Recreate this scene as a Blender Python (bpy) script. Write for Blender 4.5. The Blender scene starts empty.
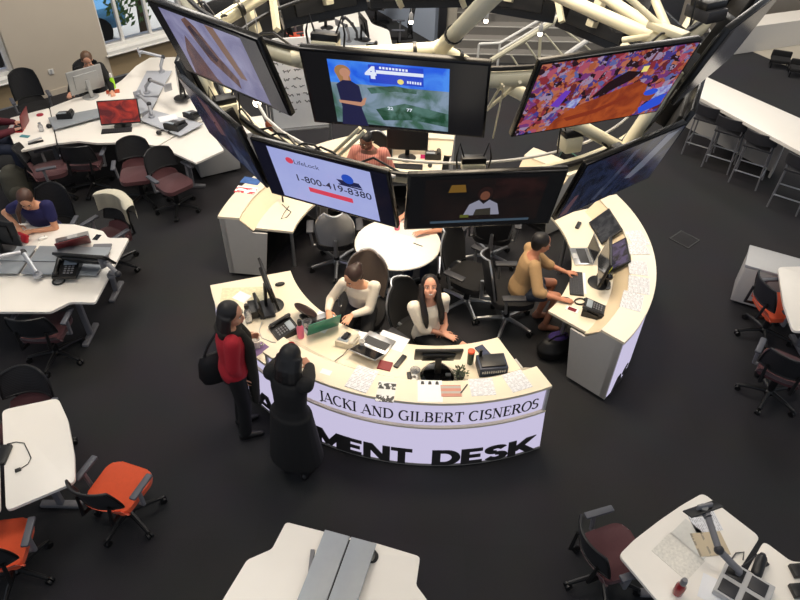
import bpy, bmesh, math, random
from mathutils import Vector, Matrix, Quaternion
random.seed(7)
SC = bpy.context.scene
COL = SC.collection
R = math.radians
# ---------------------------------------------------------------- camera model (also used to find where things stand)
F_PX, PITCH, ROLL, CAM_H = 680.0, R(41.7), R(-1.2), 5.5
def ray(u, v):
    x, y = u - 400, v - 300
    c, s = math.cos(ROLL), math.sin(ROLL)
    x, y = c*x - s*y, s*x + c*y
    return Vector((x, F_PX*math.cos(PITCH) - y*math.sin(PITCH), -(F_PX*math.sin(PITCH) + y*math.cos(PITCH))))
def P(u, v, z=0.0):
    d = ray(u, v)
    return Vector((0, 0, CAM_H)) + d*((z - CAM_H)/d.z)
CX, CY = .33, 6.32                      # centre of the ring of desks and of the ring of screens
def pol(r, a, z=0):
    return Vector((CX + r*math.cos(R(a)), CY + r*math.sin(R(a)), z))
# ---------------------------------------------------------------- materials
MATS = {}
def new_mat(name):
    m = bpy.data.materials.new(name); m.use_nodes = True
    return m, m.node_tree, m.node_tree.nodes, m.node_tree.links
def lin(c):
    return tuple((x/12.92 if x <= .04045 else ((x+.055)/1.055)**2.4) for x in [v/255 for v in c])
def mat(name, rgb, rough=.5, metal=0.0, var=.06, scale=18.0, bump=0.0, coat=0.0, trans=0.0, sheen=0.0):
    """principled material with a little procedural mottling; rgb in 0..255 surface colour"""
    if name in MATS: return MATS[name]
    m, nt, N, L = new_mat(name)
    b = N['Principled BSDF']
    c = lin(rgb)
    tc = N.new('ShaderNodeTexCoord'); nz = N.new('ShaderNodeTexNoise'); nz.inputs['Scale'].default_value = scale; nz.inputs['Detail'].default_value = 4
    L.new(tc.outputs['Object'], nz.inputs['Vector'])
    mx = N.new('ShaderNodeMix'); mx.data_type = 'RGBA'
    mx.inputs[6].default_value = (*[x*(1-var) for x in c], 1); mx.inputs[7].default_value = (*[min(1, x*(1+var)) for x in c], 1)
    L.new(nz.outputs['Fac'], mx.inputs[0]); L.new(mx.outputs[2], b.inputs['Base Color'])
    b.inputs['Roughness'].default_value = rough; b.inputs['Metallic'].default_value = metal
    b.inputs['Coat Weight'].default_value = coat; b.inputs['Transmission Weight'].default_value = trans
    b.inputs['Sheen Weight'].default_value = sheen
    if bump:
        bp = N.new('ShaderNodeBump'); bp.inputs['Strength'].default_value = bump; bp.inputs['Distance'].default_value = .01
        n2 = N.new('ShaderNodeTexNoise'); n2.inputs['Scale'].default_value = scale*6
        L.new(tc.outputs['Object'], n2.inputs['Vector']); L.new(n2.outputs['Fac'], bp.inputs['Height']); L.new(bp.outputs['Normal'], b.inputs['Normal'])
    MATS[name] = m
    return m
def emit(name, rgb, strength=1.0, rgb2=None, scale=6.0, dist=0.0, gloss=True):
    """a lit screen, lamp or backlit sign; rgb2 mixes in by noise"""
    if name in MATS: return MATS[name]
    m, nt, N, L = new_mat(name)
    b = N['Principled BSDF']
    b.inputs['Base Color'].default_value = (.01, .01, .01, 1); b.inputs['Roughness'].default_value = .15 if gloss else .6
    b.inputs['Emission Strength'].default_value = strength
    c = lin(rgb)
    if rgb2 is None:
        b.inputs['Emission Color'].default_value = (*c, 1)
    else:
        tc = N.new('ShaderNodeTexCoord'); nz = N.new('ShaderNodeTexNoise'); nz.inputs['Scale'].default_value = scale; nz.inputs['Distortion'].default_value = dist; nz.inputs['Detail'].default_value = 5
        L.new(tc.outputs['Object'], nz.inputs['Vector'])
        rp = N.new('ShaderNodeValToRGB'); rp.color_ramp.elements[0].position = .38; rp.color_ramp.elements[1].position = .62
        rp.color_ramp.elements[0].color = (*c, 1); rp.color_ramp.elements[1].color = (*lin(rgb2), 1)
        L.new(nz.outputs['Fac'], rp.inputs['Fac']); L.new(rp.outputs['Color'], b.inputs['Emission Color'])
    MATS[name] = m
    return m
def striped(name, rgb, rgb2, axis='Z', scale=40.0, rough=.6, width=.5, coord='Object', noise=0.0):
    """fine procedural bands (mesh fabric, lines of writing, slats)"""
    if name in MATS: return MATS[name]
    m, nt, N, L = new_mat(name)
    b = N['Principled BSDF']; b.inputs['Roughness'].default_value = rough
    tc = N.new('ShaderNodeTexCoord'); sp = N.new('ShaderNodeSeparateXYZ'); L.new(tc.outputs[coord], sp.inputs[0])
    mu = N.new('ShaderNodeMath'); mu.operation = 'MULTIPLY'; mu.inputs[1].default_value = scale; L.new(sp.outputs[axis], mu.inputs[0])
    fr = N.new('ShaderNodeMath'); fr.operation = 'FRACT'; L.new(mu.outputs[0], fr.inputs[0])
    lt = N.new('ShaderNodeMath'); lt.operation = 'LESS_THAN'; lt.inputs[1].default_value = width; L.new(fr.outputs[0], lt.inputs[0])
    fac = lt.outputs[0]
    if noise:
        nz = N.new('ShaderNodeTexNoise'); nz.inputs['Scale'].default_value = noise; L.new(tc.outputs[coord], nz.inputs['Vector'])
        gt = N.new('ShaderNodeMath'); gt.operation = 'GREATER_THAN'; gt.inputs[1].default_value = .47; L.new(nz.outputs['Fac'], gt.inputs[0])
        ml = N.new('ShaderNodeMath'); ml.operation = 'MULTIPLY'; L.new(fac, ml.inputs[0]); L.new(gt.outputs[0], ml.inputs[1]); fac = ml.outputs[0]
    mx = N.new('ShaderNodeMix'); mx.data_type = 'RGBA'; mx.inputs[6].default_value = (*lin(rgb), 1); mx.inputs[7].default_value = (*lin(rgb2), 1)
    L.new(fac, mx.inputs[0]); L.new(mx.outputs[2], b.inputs['Base Color'])
    MATS[name] = m
    return m
def glass_mat():
    if 'window_glass' in MATS: return MATS['window_glass']
    m, nt, N, L = new_mat('window_glass')
    N.remove(N['Principled BSDF'])
    t = N.new('ShaderNodeBsdfTransparent'); g = N.new('ShaderNodeBsdfGlossy'); g.inputs['Roughness'].default_value = .02
    fr = N.new('ShaderNodeFresnel'); fr.inputs['IOR'].default_value = 1.35
    mx = N.new('ShaderNodeMixShader'); L.new(fr.outputs[0], mx.inputs[0]); L.new(t.outputs[0], mx.inputs[1]); L.new(g.outputs[0], mx.inputs[2])
    L.new(mx.outputs[0], N['Material Output'].inputs['Surface'])
    MATS['window_glass'] = m
    return m
M_white = mat('white_laminate', (236, 231, 222), .35, var=.02, scale=5)
M_whitec = mat('white_solid_surface', (228, 216, 192), .3, var=.02, scale=4)
M_edge = mat('grey_edge_band', (150, 146, 140), .5)
M_panel = mat('light_grey_panel', (178, 175, 170), .5, var=.04)
M_greytop = mat('grey_metal_top', (150, 156, 162), .35, metal=.25, var=.05)
M_blk = mat('black_plastic', (14, 14, 15), .42, var=.15)
M_blkgl = mat('black_gloss', (8, 8, 10), .12, var=.1)
M_dark = mat('dark_grey_plastic', (42, 42, 46), .5, var=.1)
M_grey = mat('mid_grey_plastic', (112, 112, 116), .5, var=.06)
M_lgrey = mat('light_grey_plastic', (178, 178, 178), .45, var=.04)
M_alu = mat('brushed_aluminium', (185, 186, 188), .3, metal=.85, var=.06, scale=30)
M_cream = mat('cream_painted_steel', (212, 206, 180), .4, var=.05, scale=8)
M_maroon = mat('maroon_seat_fabric', (78, 40, 44), .85, var=.12, scale=40, bump=.15, sheen=.2)
M_orange = mat('orange_seat_fabric', (216, 80, 36), .8, var=.08, scale=40, bump=.15, sheen=.2)
M_blkfab = mat('black_chair_fabric', (20, 19, 20), .9, var=.2, scale=50, bump=.2)
M_mesh = striped('black_mesh_fabric', (10, 10, 12), (42, 42, 46), 'Z', 55, .7, .35)
M_paper = mat('white_paper', (230, 231, 234), .8, var=.02)
M_text = striped('printed_paper', (222, 223, 226), (172, 172, 176), 'Y', 16, .8, .4, 'Generated', 9)
M_red = mat('red_plastic', (170, 24, 30), .4)
# ---------------------------------------------------------------- things, parts and meshes
def thing(name, label, cat, loc=(0, 0, 0), rotz=0.0, group=None):
    o = bpy.data.objects.new(name, None); COL.objects.link(o)
    o.empty_display_size = .1
    o.location = loc; o.rotation_euler = (0, 0, rotz)
    o['label'] = label; o['category'] = cat
    if group: o['group'] = group
    return o
def tag(o, label, cat, group=None):
    o['label'] = label; o['category'] = cat
    if group: o['group'] = group
    return o
def mtx(o):
    return Matrix.LocRotScale(o.location, o.rotation_euler, o.scale)
def full(o):
    m = mtx(o)
    while o.parent:
        o = o.parent; m = mtx(o) @ m
    return m
def copy_tree(o, parent=None):
    c = o.copy(); COL.objects.link(c); c.parent = parent
    for ch in list(o.children): copy_tree(ch, c)
    return c
def place(o, loc, rotz, label=None, group=None):
    o.location = loc; o.rotation_euler = (0, 0, rotz)
    if label: o['label'] = label
    if group: o['group'] = group
    return o
class MB:
    """collects shapes into one mesh object"""
    def __init__(s): s.bm = bmesh.new(); s.mi = 0
    def _add(s, verts, faces, smooth=False):
        vs = [s.bm.verts.new(v) for v in verts]
        for f in faces:
            try:
                fc = s.bm.faces.new([vs[i] for i in f]); fc.material_index = s.mi; fc.smooth = smooth
            except ValueError: pass
        return vs
    def merge(s, tb, M=None):
        if M is not None: bmesh.ops.transform(tb, matrix=M, verts=tb.verts)
        tb.verts.index_update()
        s._add([v.co.copy() for v in tb.verts], [[v.index for v in f.verts] for f in tb.faces], False)
        tb.free(); return s
    def box(s, c, d, bev=0.0, M=None, rot=None, seg=2):
        tb = bmesh.new(); bmesh.ops.create_cube(tb, size=1)
        bmesh.ops.scale(tb, vec=d, verts=tb.verts)
        if bev: bmesh.ops.bevel(tb, geom=tb.edges[:], offset=min(bev, min(d)*.49), segments=seg, affect='EDGES', profile=.5)
        X = Matrix.Translation(c)
        if rot is not None:
            from mathutils import Euler
            X = X @ Euler(rot).to_matrix().to_4x4()
        if M is not None: X = M @ X
        return s.merge(tb, X)
    def tube(s, pts, r, seg=10, closed=False, caps=True):
        pts = [Vector(p) for p in pts]; n = len(pts)
        rr = r if isinstance(r, (list, tuple)) else [r]*n
        rings = []; prev = None
        for i, p in enumerate(pts):
            a = pts[(i-1) % n] if (closed or i > 0) else p; b = pts[(i+1) % n] if (closed or i < n-1) else p
            t = (b-a).normalized()
            if prev is None:
                q = Vector((0, 0, 1)) if abs(t.z) < .9 else Vector((1, 0, 0))
                x = t.cross(q).normalized()
            else:
                x = (prev - t*prev.dot(t))
                x = x.normalized() if x.length > 1e-6 else t.orthogonal().normalized()
            prev = x; y = t.cross(x)
            rings.append([p + (x*math.cos(2*math.pi*k/seg) + y*math.sin(2*math.pi*k/seg))*rr[i] for k in range(seg)])
        vs = [v for rg in rings for v in rg]; fs = []
        m = n if closed else n-1
        for i in range(m):
            j = (i+1) % n
            for k in range(seg):
                fs.append([i*seg+k, i*seg+(k+1) % seg, j*seg+(k+1) % seg, j*seg+k])
        if caps and not closed:
            fs.append(list(range(seg))[::-1]); fs.append([(n-1)*seg+k for k in range(seg)])
        s._add(vs, fs, True); return s
    def cyl(s, a, b, r, r2=None, seg=16): return s.tube([a, b], [r, r if r2 is None else r2], seg)
    def lathe(s, prof, c=(0, 0, 0), seg=20, M=None):
        vs = []; fs = []; n = len(prof)
        for (r, z) in prof:
            for k in range(seg):
                v = Vector((r*math.cos(2*math.pi*k/seg), r*math.sin(2*math.pi*k/seg), z))
                vs.append(((M @ v) if M is not None else v) + Vector(c))
        for i in range(n-1):
            for k in range(seg): fs.append([i*seg+k, i*seg+(k+1) % seg, (i+1)*seg+(k+1) % seg, (i+1)*seg+k])
        fs.append(list(range(seg))[::-1]); fs.append([(n-1)*seg+k for k in range(seg)])
        s._add(vs, fs, True); return s
    def prism(s, poly, z0, z1, bev=0.0):
        a = sum(poly[i][0]*poly[(i+1) % len(poly)][1] - poly[(i+1) % len(poly)][0]*poly[i][1] for i in range(len(poly)))
        if a < 0: poly = poly[::-1]
        n = len(poly); tb = bmesh.new()
        lo = [tb.verts.new((p[0], p[1], z0)) for p in poly]; hi = [tb.verts.new((p[0], p[1], z1)) for p in poly]
        tb.faces.new(lo[::-1]); top = tb.faces.new(hi)
        for i in range(n): tb.faces.new([lo[i], lo[(i+1) % n], hi[(i+1) % n], hi[i]])
        if bev: bmesh.ops.bevel(tb, geom=list(top.edges), offset=bev, segments=2, affect='EDGES', profile=.5)
        return s.merge(tb)
    def sweep(s, prof, a0, a1, n=None, c=(CX, CY)):
        """closed (r,z) profile swept round the centre c from angle a0 to a1 (degrees)"""
        if n is None: n = max(2, int(abs(a1-a0)/2.5))
        k = len(prof); vs = []; fs = []
        for i in range(n+1):
            a = R(a0 + (a1-a0)*i/n)
            for (r, z) in prof: vs.append(Vector((c[0]+r*math.cos(a), c[1]+r*math.sin(a), z)))
        for i in range(n):
            for j in range(k): fs.append([i*k+j, (i+1)*k+j, (i+1)*k+(j+1) % k, i*k+(j+1) % k])
        fs.append(list(range(k))); fs.append([n*k+j for j in range(k)][::-1])
        s._add(vs, fs); return s
    def ball(s, c, r, seg=14, M=None):
        tb = bmesh.new(); bmesh.ops.create_uvsphere(tb, u_segments=seg, v_segments=max(6, seg*2//3), radius=1)
        rv = r if isinstance(r, (tuple, list, Vector)) else (r, r, r)
        X = Matrix.Translation(c) @ (M if M is not None else Matrix.Identity(4)) @ Matrix.Diagonal((*rv, 1))
        return s.merge(tb, X)
    def loft(s, cs, rx, ry, side, seg=16):
        cs = [Vector(c) for c in cs]; n = len(cs)
        sides = side if isinstance(side, list) else [side]*n
        rings = []
        for i, c in enumerate(cs):
            a = cs[max(0, i-1)]; b = cs[min(n-1, i+1)]; t = (b-a).normalized()
            x = (sides[i] - t*sides[i].dot(t)).normalized(); y = t.cross(x)
            rings.append([c + x*rx[i]*math.cos(2*math.pi*k/seg) + y*ry[i]*math.sin(2*math.pi*k/seg) for k in range(seg)])
        vs = [v for g in rings for v in g]; fs = []
        for i in range(n-1):
            for k in range(seg): fs.append([i*seg+k, i*seg+(k+1) % seg, (i+1)*seg+(k+1) % seg, (i+1)*seg+k])
        t0 = (cs[0]-cs[1]).normalized(); t1 = (cs[-1]-cs[-2]).normalized()
        vs.append(cs[0]+t0*min(rx[0], ry[0])*.6); vs.append(cs[-1]+t1*min(rx[-1], ry[-1])*.6)
        for k in range(seg):
            fs.append([n*seg, (k+1) % seg, k]); fs.append([n*seg+1, (n-1)*seg+k, (n-1)*seg+(k+1) % seg])
        s._add(vs, fs, True); return s
    def caps(s, a, b, r0, r1, seg=12):
        """rounded tapered capsule"""
        a = Vector(a); b = Vector(b); t = (b-a)
        if t.length < 1e-5: return s.ball(a, r0)
        t.normalize(); pts = []; rr = []
        for q in (-1, -.8, -.5): pts.append(a+t*r0*q); rr.append(r0*math.sqrt(max(.0004, 1-q*q)))
        for q in (0, .5, 1): pts.append(a.lerp(b, q)); rr.append(r0+(r1-r0)*q)
        for q in (.5, .8, 1): pts.append(b+t*r1*q); rr.append(r1*math.sqrt(max(.0004, 1-q*q)))
        return s.tube(pts, rr, seg)
    def poly(s, pts):
        s._add([Vector(p) for p in pts], [list(range(len(pts)))]); return s
    def build(s, name, m, parent=None, world=False, sharp=38, fix=True):
        me = bpy.data.meshes.new(name)
        if fix: bmesh.ops.recalc_face_normals(s.bm, faces=s.bm.faces)
        if world and parent is not None:
            bmesh.ops.transform(s.bm, matrix=full(parent).inverted(), verts=s.bm.verts)
        s.bm.to_mesh(me); s.bm.free()
        for mm in (m if isinstance(m, (list, tuple)) else [m]): me.materials.append(mm)
        me.polygons.foreach_set('use_smooth', [True]*len(me.polygons))
        me.set_sharp_from_angle(angle=R(sharp))
        o = bpy.data.objects.new(name, me); COL.objects.link(o)
        if parent is not None: o.parent = parent
        return o
def single(name, mb, m, label, cat, loc, rotz=0, group=None, rx=0):
    """a thing that is one mesh"""
    o = mb.build(name, m); o.location = loc; o.rotation_euler = (rx, 0, rotz)
    return tag(o, label, cat, group)
def struct(name, mb, m):
    o = mb.build(name, m); o['kind'] = 'structure'; return o
def rpoly(pts, r=.05, n=5):
    """polygon with rounded corners; r may be a list"""
    out = []; k = len(pts)
    for i in range(k):
        p = Vector(pts[i][:2]); a = (Vector(pts[i-1][:2])-p); b = (Vector(pts[(i+1) % k][:2])-p)
        rr = r[i] if isinstance(r, (list, tuple)) else r
        d = min(rr, a.length*.45, b.length*.45)
        if d < 1e-4: out.append((p.x, p.y)); continue
        A = p+a.normalized()*d; B = p+b.normalized()*d
        for q in range(n+1):
            t = q/n; v = A*(1-t)**2 + p*2*t*(1-t) + B*t*t
            out.append((v.x, v.y))
    return out
def arcpts(r, a0, a1, z, n=40, c=(CX, CY)):
    return [Vector((c[0]+r*math.cos(R(a0+(a1-a0)*i/n)), c[1]+r*math.sin(R(a0+(a1-a0)*i/n)), z)) for i in range(n+1)]
def text_bm(body, size, offset=0.0, extrude=.003, spacing=1.0):
    """built-in font as a bmesh in the xy plane, left aligned"""
    cu = bpy.data.curves.new('t', 'FONT'); cu.body = body; cu.size = size; cu.offset = offset; cu.extrude = extrude; cu.space_character = spacing; cu.resolution_u = 3
    o = bpy.data.objects.new('t', cu); COL.objects.link(o)
    dg = bpy.context.evaluated_depsgraph_get(); dg.update()
    me = bpy.data.meshes.new_from_object(o.evaluated_get(dg))
    bm = bmesh.new(); bm.from_mesh(me)
    bpy.data.objects.remove(o); bpy.data.curves.remove(cu); bpy.data.meshes.remove(me)
    return bm
# a roman letter set drawn with a broad pen: upright strokes thick, level strokes thin, serifs at the ends
def arc_(cx, cy, rx, ry, a0, a1, n=14): return [(cx+rx*math.cos(R(a0+(a1-a0)*i/n)), cy+ry*math.sin(R(a0+(a1-a0)*i/n))) for i in range(n+1)]
GLY = {
 'J': (.42, [[(.28, 1), (.28, .15)]+arc_(.12, .12, .16, .24, 0, -110, 8)], [(.28, 1)]),
 'A': (.86, [('n', (.08, 0), (.42, 1)), ('k', (.42, 1), (.76, 0)), ('n', (.2, .34), (.62, .34))], [(.08, 0), (.76, 0)]),
 'C': (.84, [arc_(.45, .5, .37, .5, 48, 312, 24)], []),
 'K': (.84, [[(.17, 0), (.17, 1)], ('n', (.2, .42), (.68, 1)), ('k', (.34, .56), (.74, 0))], [(.17, 0), (.17, 1), (.68, 1), (.76, 0)]),
 'I': (.42, [[(.2, 0), (.2, 1)]], [(.2, 0), (.2, 1)]),
 'N': (.9, [('n', (.16, 0), (.16, 1)), ('k', (.16, 1), (.72, 0)), ('n', (.72, 0), (.72, 1))], [(.16, 0), (.16, 1), (.72, 1)]),
 'D': (.9, [[(.17, 0), (.17, 1)], [(.17, .98), (.38, .98)]+arc_(.38, .5, .4, .48, 90, -90, 18)+[(.17, .02)]], [(.17, 0), (.17, 1)]),
 'G': (.9, [arc_(.45, .5, .37, .5, 48, 290, 22)+[(.72, .08)], [(.72, .02), (.72, .42)]], [(.72, .42)]),
 'L': (.72, [[(.17, 0), (.17, 1)], ('n', (.17, .03), (.62, .03)), ('n', (.62, .03), (.64, .26))], [(.17, 1), (.17, 0)]),
 'B': (.8, [[(.17, 0), (.17, 1)], [(.17, .98), (.36, .98)]+arc_(.36, .76, .24, .22, 90, -90, 12)+[(.17, .54)], [(.36, .54)]+arc_(.38, .28, .28, .26, 90, -90, 12)+[(.17, .02)]], [(.17, 0), (.17, 1)]),
 'E': (.74, [[(.17, 0), (.17, 1)], ('n', (.17, .97), (.6, .97)), ('n', (.17, .52), (.48, .52)), ('n', (.17, .03), (.62, .03)), ('n', (.6, .97), (.6, .78)), ('n', (.62, .03), (.64, .25)), ('n', (.48, .42), (.48, .62))], [(.17, 0), (.17, 1)]),
 'R': (.84, [[(.17, 0), (.17, 1)], [(.17, .98), (.36, .98)]+arc_(.36, .74, .26, .24, 90, -90, 12)+[(.17, .5)], ('k', (.4, .5), (.74, 0))], [(.17, 0), (.17, 1), (.76, 0)]),
 'T': (.78, [[(.38, 0), (.38, 1)], ('n', (.06, .97), (.7, .97)), ('n', (.06, .97), (.06, .76)), ('n', (.7, .97), (.7, .76))], [(.38, 0)]),
 'S': (.66, [arc_(.32, .75, .22, .24, 30, 262, 16)+arc_(.32, .26, .24, .25, 82, -150, 16)], []),
 'O': (.92, [arc_(.46, .5, .38, .5, 0, 360, 30)], []),
 ' ': (.36, [], []),
}
def serif_line(text, height, squash=1.0):
    """list of (quads) in xy plus total width"""
    quads = []; x0 = 0
    T, t = .15, .055
    def stroke(pts, wfun):
        for i in range(len(pts)-1):
            a = Vector(pts[i]); b = Vector(pts[i+1]); d = (b-a)
            if d.length < 1e-6: continue
            d.normalize(); w = wfun(d)/2; e = d*.012
            n = Vector((-d.y, d.x))*w
            quads.append([a-e-n, b+e-n, b+e+n, a-e+n])
    for ch in text:
        w, strokes, serifs = GLY[ch]; start = len(quads)
        for st in strokes:
            if isinstance(st, tuple): stroke([st[1], st[2]], (lambda d: t) if st[0] == 'n' else (lambda d: T))
            else: stroke(st, lambda d: t+(T-t)*abs(d.y)**1.3)
        for (sx, sy) in serifs:
            yy = sy-.02 if sy > .5 else sy+.02
            quads.append([Vector((sx-.15, yy-.02)), Vector((sx+.15, yy-.02)), Vector((sx+.15, yy+.02)), Vector((sx-.15, yy+.02))])
        for q in quads[start:]:
            for k in range(4): q[k] = Vector(((q[k].x+x0)*height*squash, q[k].y*height))
        x0 += w
    return quads, x0*height*squash
# ================================================================ the room
def carpet():
    m, nt, N, L = new_mat('charcoal_carpet')
    b = N['Principled BSDF']; b.inputs['Roughness'].default_value = .95
    tc = N.new('ShaderNodeTexCoord')
    n1 = N.new('ShaderNodeTexNoise'); n1.inputs['Scale'].default_value = 1.3; n1.inputs['Detail'].default_value = 3
    n2 = N.new('ShaderNodeTexNoise'); n2.inputs['Scale'].default_value = 160
    L.new(tc.outputs['Object'], n1.inputs['Vector']); L.new(tc.outputs['Object'], n2.inputs['Vector'])
    br = N.new('ShaderNodeTexBrick'); br.inputs['Scale'].default_value = 1; br.inputs['Brick Width'].default_value = .6; br.inputs['Row Height'].default_value = .6; br.offset = 0
    br.inputs['Mortar Size'].default_value = .003; br.inputs['Color1'].default_value = (.0160, .0152, .0178, 1); br.inputs['Color2'].default_value = (.0176, .0168, .0196, 1); br.inputs['Mortar'].default_value = (.016, .015, .016, 1)
    L.new(tc.outputs['Object'], br.inputs['Vector'])
    mx = N.new('ShaderNodeMix'); mx.data_type = 'RGBA'; mx.blend_type = 'MULTIPLY'; mx.inputs[0].default_value = .5
    L.new(br.outputs['Color'], mx.inputs[6]); L.new(n1.outputs['Color'], mx.inputs[7])
    mx2 = N.new('ShaderNodeMix'); mx2.data_type = 'RGBA'; mx2.blend_type = 'ADD'; mx2.inputs[0].default_value = .008
    L.new(mx.outputs[2], mx2.inputs[6]); L.new(n2.outputs['Color'], mx2.inputs[7]); L.new(mx2.outputs[2], b.inputs['Base Color'])
    bp = N.new('ShaderNodeBump'); bp.inputs['Strength'].default_value = .4; bp.inputs['Distance'].default_value = .005
    L.new(n2.outputs['Fac'], bp.inputs['Height']); L.new(bp.outputs['Normal'], b.inputs['Normal'])
    return m
WA = R(43.1); WD = Vector((math.cos(WA), math.sin(WA), 0)); WN = Vector((math.sin(WA), -math.cos(WA), 0)); WO = Vector((-7, 10.88, 0))  # wall line, WN points into the room
def W(s, off=0.0, z=0.0): return WO + WD*s + WN*off + Vector((0, 0, z))
p0 = W(-4.5); p1 = W(11)
struct('floor', MB().prism([(-9, -1), (10, -1), (14, 12), (14, 24), (p1.x, p1.y), (p0.x, p0.y)], -.12, 0), carpet())
a = P(753, 52); b = P(800, 72); d = (b-a)
M_tile = mat('pale_stone_floor', (176, 168, 152), .5, var=.08, scale=3)
s0 = a - d*.3; s1 = a + d*2.6; out = Vector((d.y, -d.x, 0)).normalized()
if out.y < 0: out = -out
struct('floor_2', MB().prism([(s0.x, s0.y), (s1.x, s1.y), ((s1+out*5).x, (s1+out*5).y), ((s0+out*5).x, (s0+out*5).y)], .0, .006), M_tile)
# left wall with its three windows; the wall is built round the openings
M_wall = mat('warm_white_wall', (196, 184, 166), .85, var=.03, scale=3)
M_tan = mat('tan_lower_wall', (158, 138, 106), .85, var=.04, scale=3)
M_frame = mat('white_window_frame', (228, 226, 220), .4, var=.02)
wins = [(-1.6, .46), (2.07, 3.75), (4.15, 5.9), (6.4, 8.1)]
ZT, ZS = 2.9, .5
def slab(mb, s0, s1, o0, o1, z0, z1):
    A, B, C2, D = W(s0, o0), W(s1, o0), W(s1, o1), W(s0, o1)
    mb.prism([(q.x, q.y) for q in (A, B, C2, D)], z0, z1)
mb = MB(); s = -4.5
for (a0, a1) in wins+[(11, 11)]:
    slab(mb, s, a0, -.32, .0, 0, 4.2)
    if a1 > a0:
        mb.mi = 1; slab(mb, a0, a1, -.32, -.06, 0, ZS-.06); mb.mi = 0
        slab(mb, a0, a1, -.32, -.0, ZT, 4.2)
    s = a1
struct('wall_left', mb, [M_wall, M_tan])
for i, (a0, a1) in enumerate(wins):
    mb = MB(); fw = .06
    slab(mb, a0, a1, -.3, .03, ZS-.06, ZS); slab(mb, a0-.03, a1+.03, -.06, .06, ZS-.075, ZS-.06)
    slab(mb, a0, a0+fw, -.26, -.12, ZS, ZT); slab(mb, a1-fw, a1, -.26, -.12, ZS, ZT)
    slab(mb, a0, a1, -.26, -.12, ZS, ZS+fw); slab(mb, a0, a1, -.26, -.12, ZT-fw, ZT)
    for q in ((.42, .98) if i else (.8, 1.5)): slab(mb, a0+q-.025, a0+q+.025, -.24, -.15, ZS, ZT)
    o = struct('window_%d' % (i+1), mb, M_frame)
    xs = MB(); slab(xs, a0-.1, a1+.1, -.62, -.32, ZS-.12, ZS-.04); xs.build('outer_sill', mat('pale_outer_sill', (214, 222, 234), .7, var=.03), o)
    pb = MB(); slab(pb, a0, a1, -.2, -.194, ZS, ZT); pb.build('pane', glass_mat(), o)
mb = MB()
for (a0, a1) in ((-4.5, -1.6), (.46, 2.07), (3.75, 4.15), (5.9, 6.4)): slab(mb, a0, a1, 0, .014, 0, .1)
struct('baseboard_left', mb, M_wall)
ws = thing('wall_socket_plate', 'round white wall socket plate beside the seated woman in black', 'socket', W(1.02, .0, .42))
MB().box(W(1.02, .008, .42), (.09, .09, .016), .004, rot=(R(90), 0, WA)).build('socket_plate', M_frame, ws, True)
MB().cyl(W(1.02, .016, .44), W(1.02, .022, .44), .022).cyl(W(1.02, .016, .4), W(1.02, .022, .4), .016).build('socket', M_lgrey, ws, True)
# outside, seen through the panes
M_grass = mat('outdoor_paving', (176, 176, 172), .9, var=.2, scale=2)
OUT = Vector((-math.sin(WA), math.cos(WA), 0))
gb = MB(); A = W(-6, -.35); B = W(13, -.35); gb.prism([(q.x, q.y) for q in (A, B, B+OUT*22, A+OUT*22)], -.75, -.6)
struct('ground', gb, M_grass)
car = thing('car', 'pale blue car parked outside the left window', 'car', W(1.9, -4.0, -.6), WA)
M_car = mat('pale_blue_car_paint', (96, 160, 210), .3, var=.04, coat=.5)
MB().box((0, 0, .55), (3.9, 1.7, .55), .16).box((-.1, 0, 1.0), (2.1, 1.5, .55), .2).build('body', M_car, car)
MB().box((-.1, 0, 1.02), (2.14, 1.4, .34), .08).box((-.1, 0, 1.02), (1.7, 1.54, .34), .08).build('window_band', M_blkgl, car)
for sx in (-1.2, 1.2):
    for sy in (-.8, .8): MB().cyl((sx, sy-.1, .32), (sx, sy+.1, .32), .32).build('wheel', M_blk, car)
M_leaf = mat('outdoor_leaves', (104, 138, 84), .8, var=.5, scale=5); M_bark = mat('bark', (92, 78, 62), .9, var=.3)
def tree(s_, off, h, r, label):
    t = thing('tree', label, 'tree', W(s_, off, -.6))
    MB().tube([(0, 0, 0), (.05, 0, h*.5), (0, .05, h*.9)], [.12, .09, .03]).build('trunk', M_bark, t)
    mb = MB(); rnd = random.Random(s_)
    for k in range(900):
        th = rnd.uniform(0, 6.28); ph = rnd.uniform(-.7, 1.4); q = r*rnd.uniform(.55, 1.0)
        c = Vector((q*math.cos(th)*math.cos(ph), q*math.sin(th)*math.cos(ph), h*.72+q*1.25*math.sin(ph)))
        n = Vector((rnd.uniform(-1, 1), rnd.uniform(-1, 1), rnd.uniform(-.3, 1))).normalized(); x = n.orthogonal().normalized(); y = n.cross(x); e = rnd.uniform(.05, .1)
        mb.poly([c-x*e, c-y*e*.5, c+x*e, c+y*e*.5])
    mb.build('foliage', M_leaf, t, fix=False)
tree(3.75, -2.2, 2.0, .8, 'leafy green tree right behind the parked car')
tree(5.2, -2.4, 2.8, 1.0, 'leafy green tree outside the far window')
bl = thing('brick_building', 'pinkish brick building across the street outside', 'building', W(2.5, -9.5, -.6), WA)
M_brick = mat('pink_brick', (176, 132, 128), .9, var=.2, scale=9)
MB().box((0, 0, 2.6), (17, 3, 5.2), .02).build('facade', M_brick, bl)
for k in range(6): MB().box((-7+k*2.6, -1.52, 2.2), (1.1, .08, 1.5), .01).build('pane', M_blkgl, bl)
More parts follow.
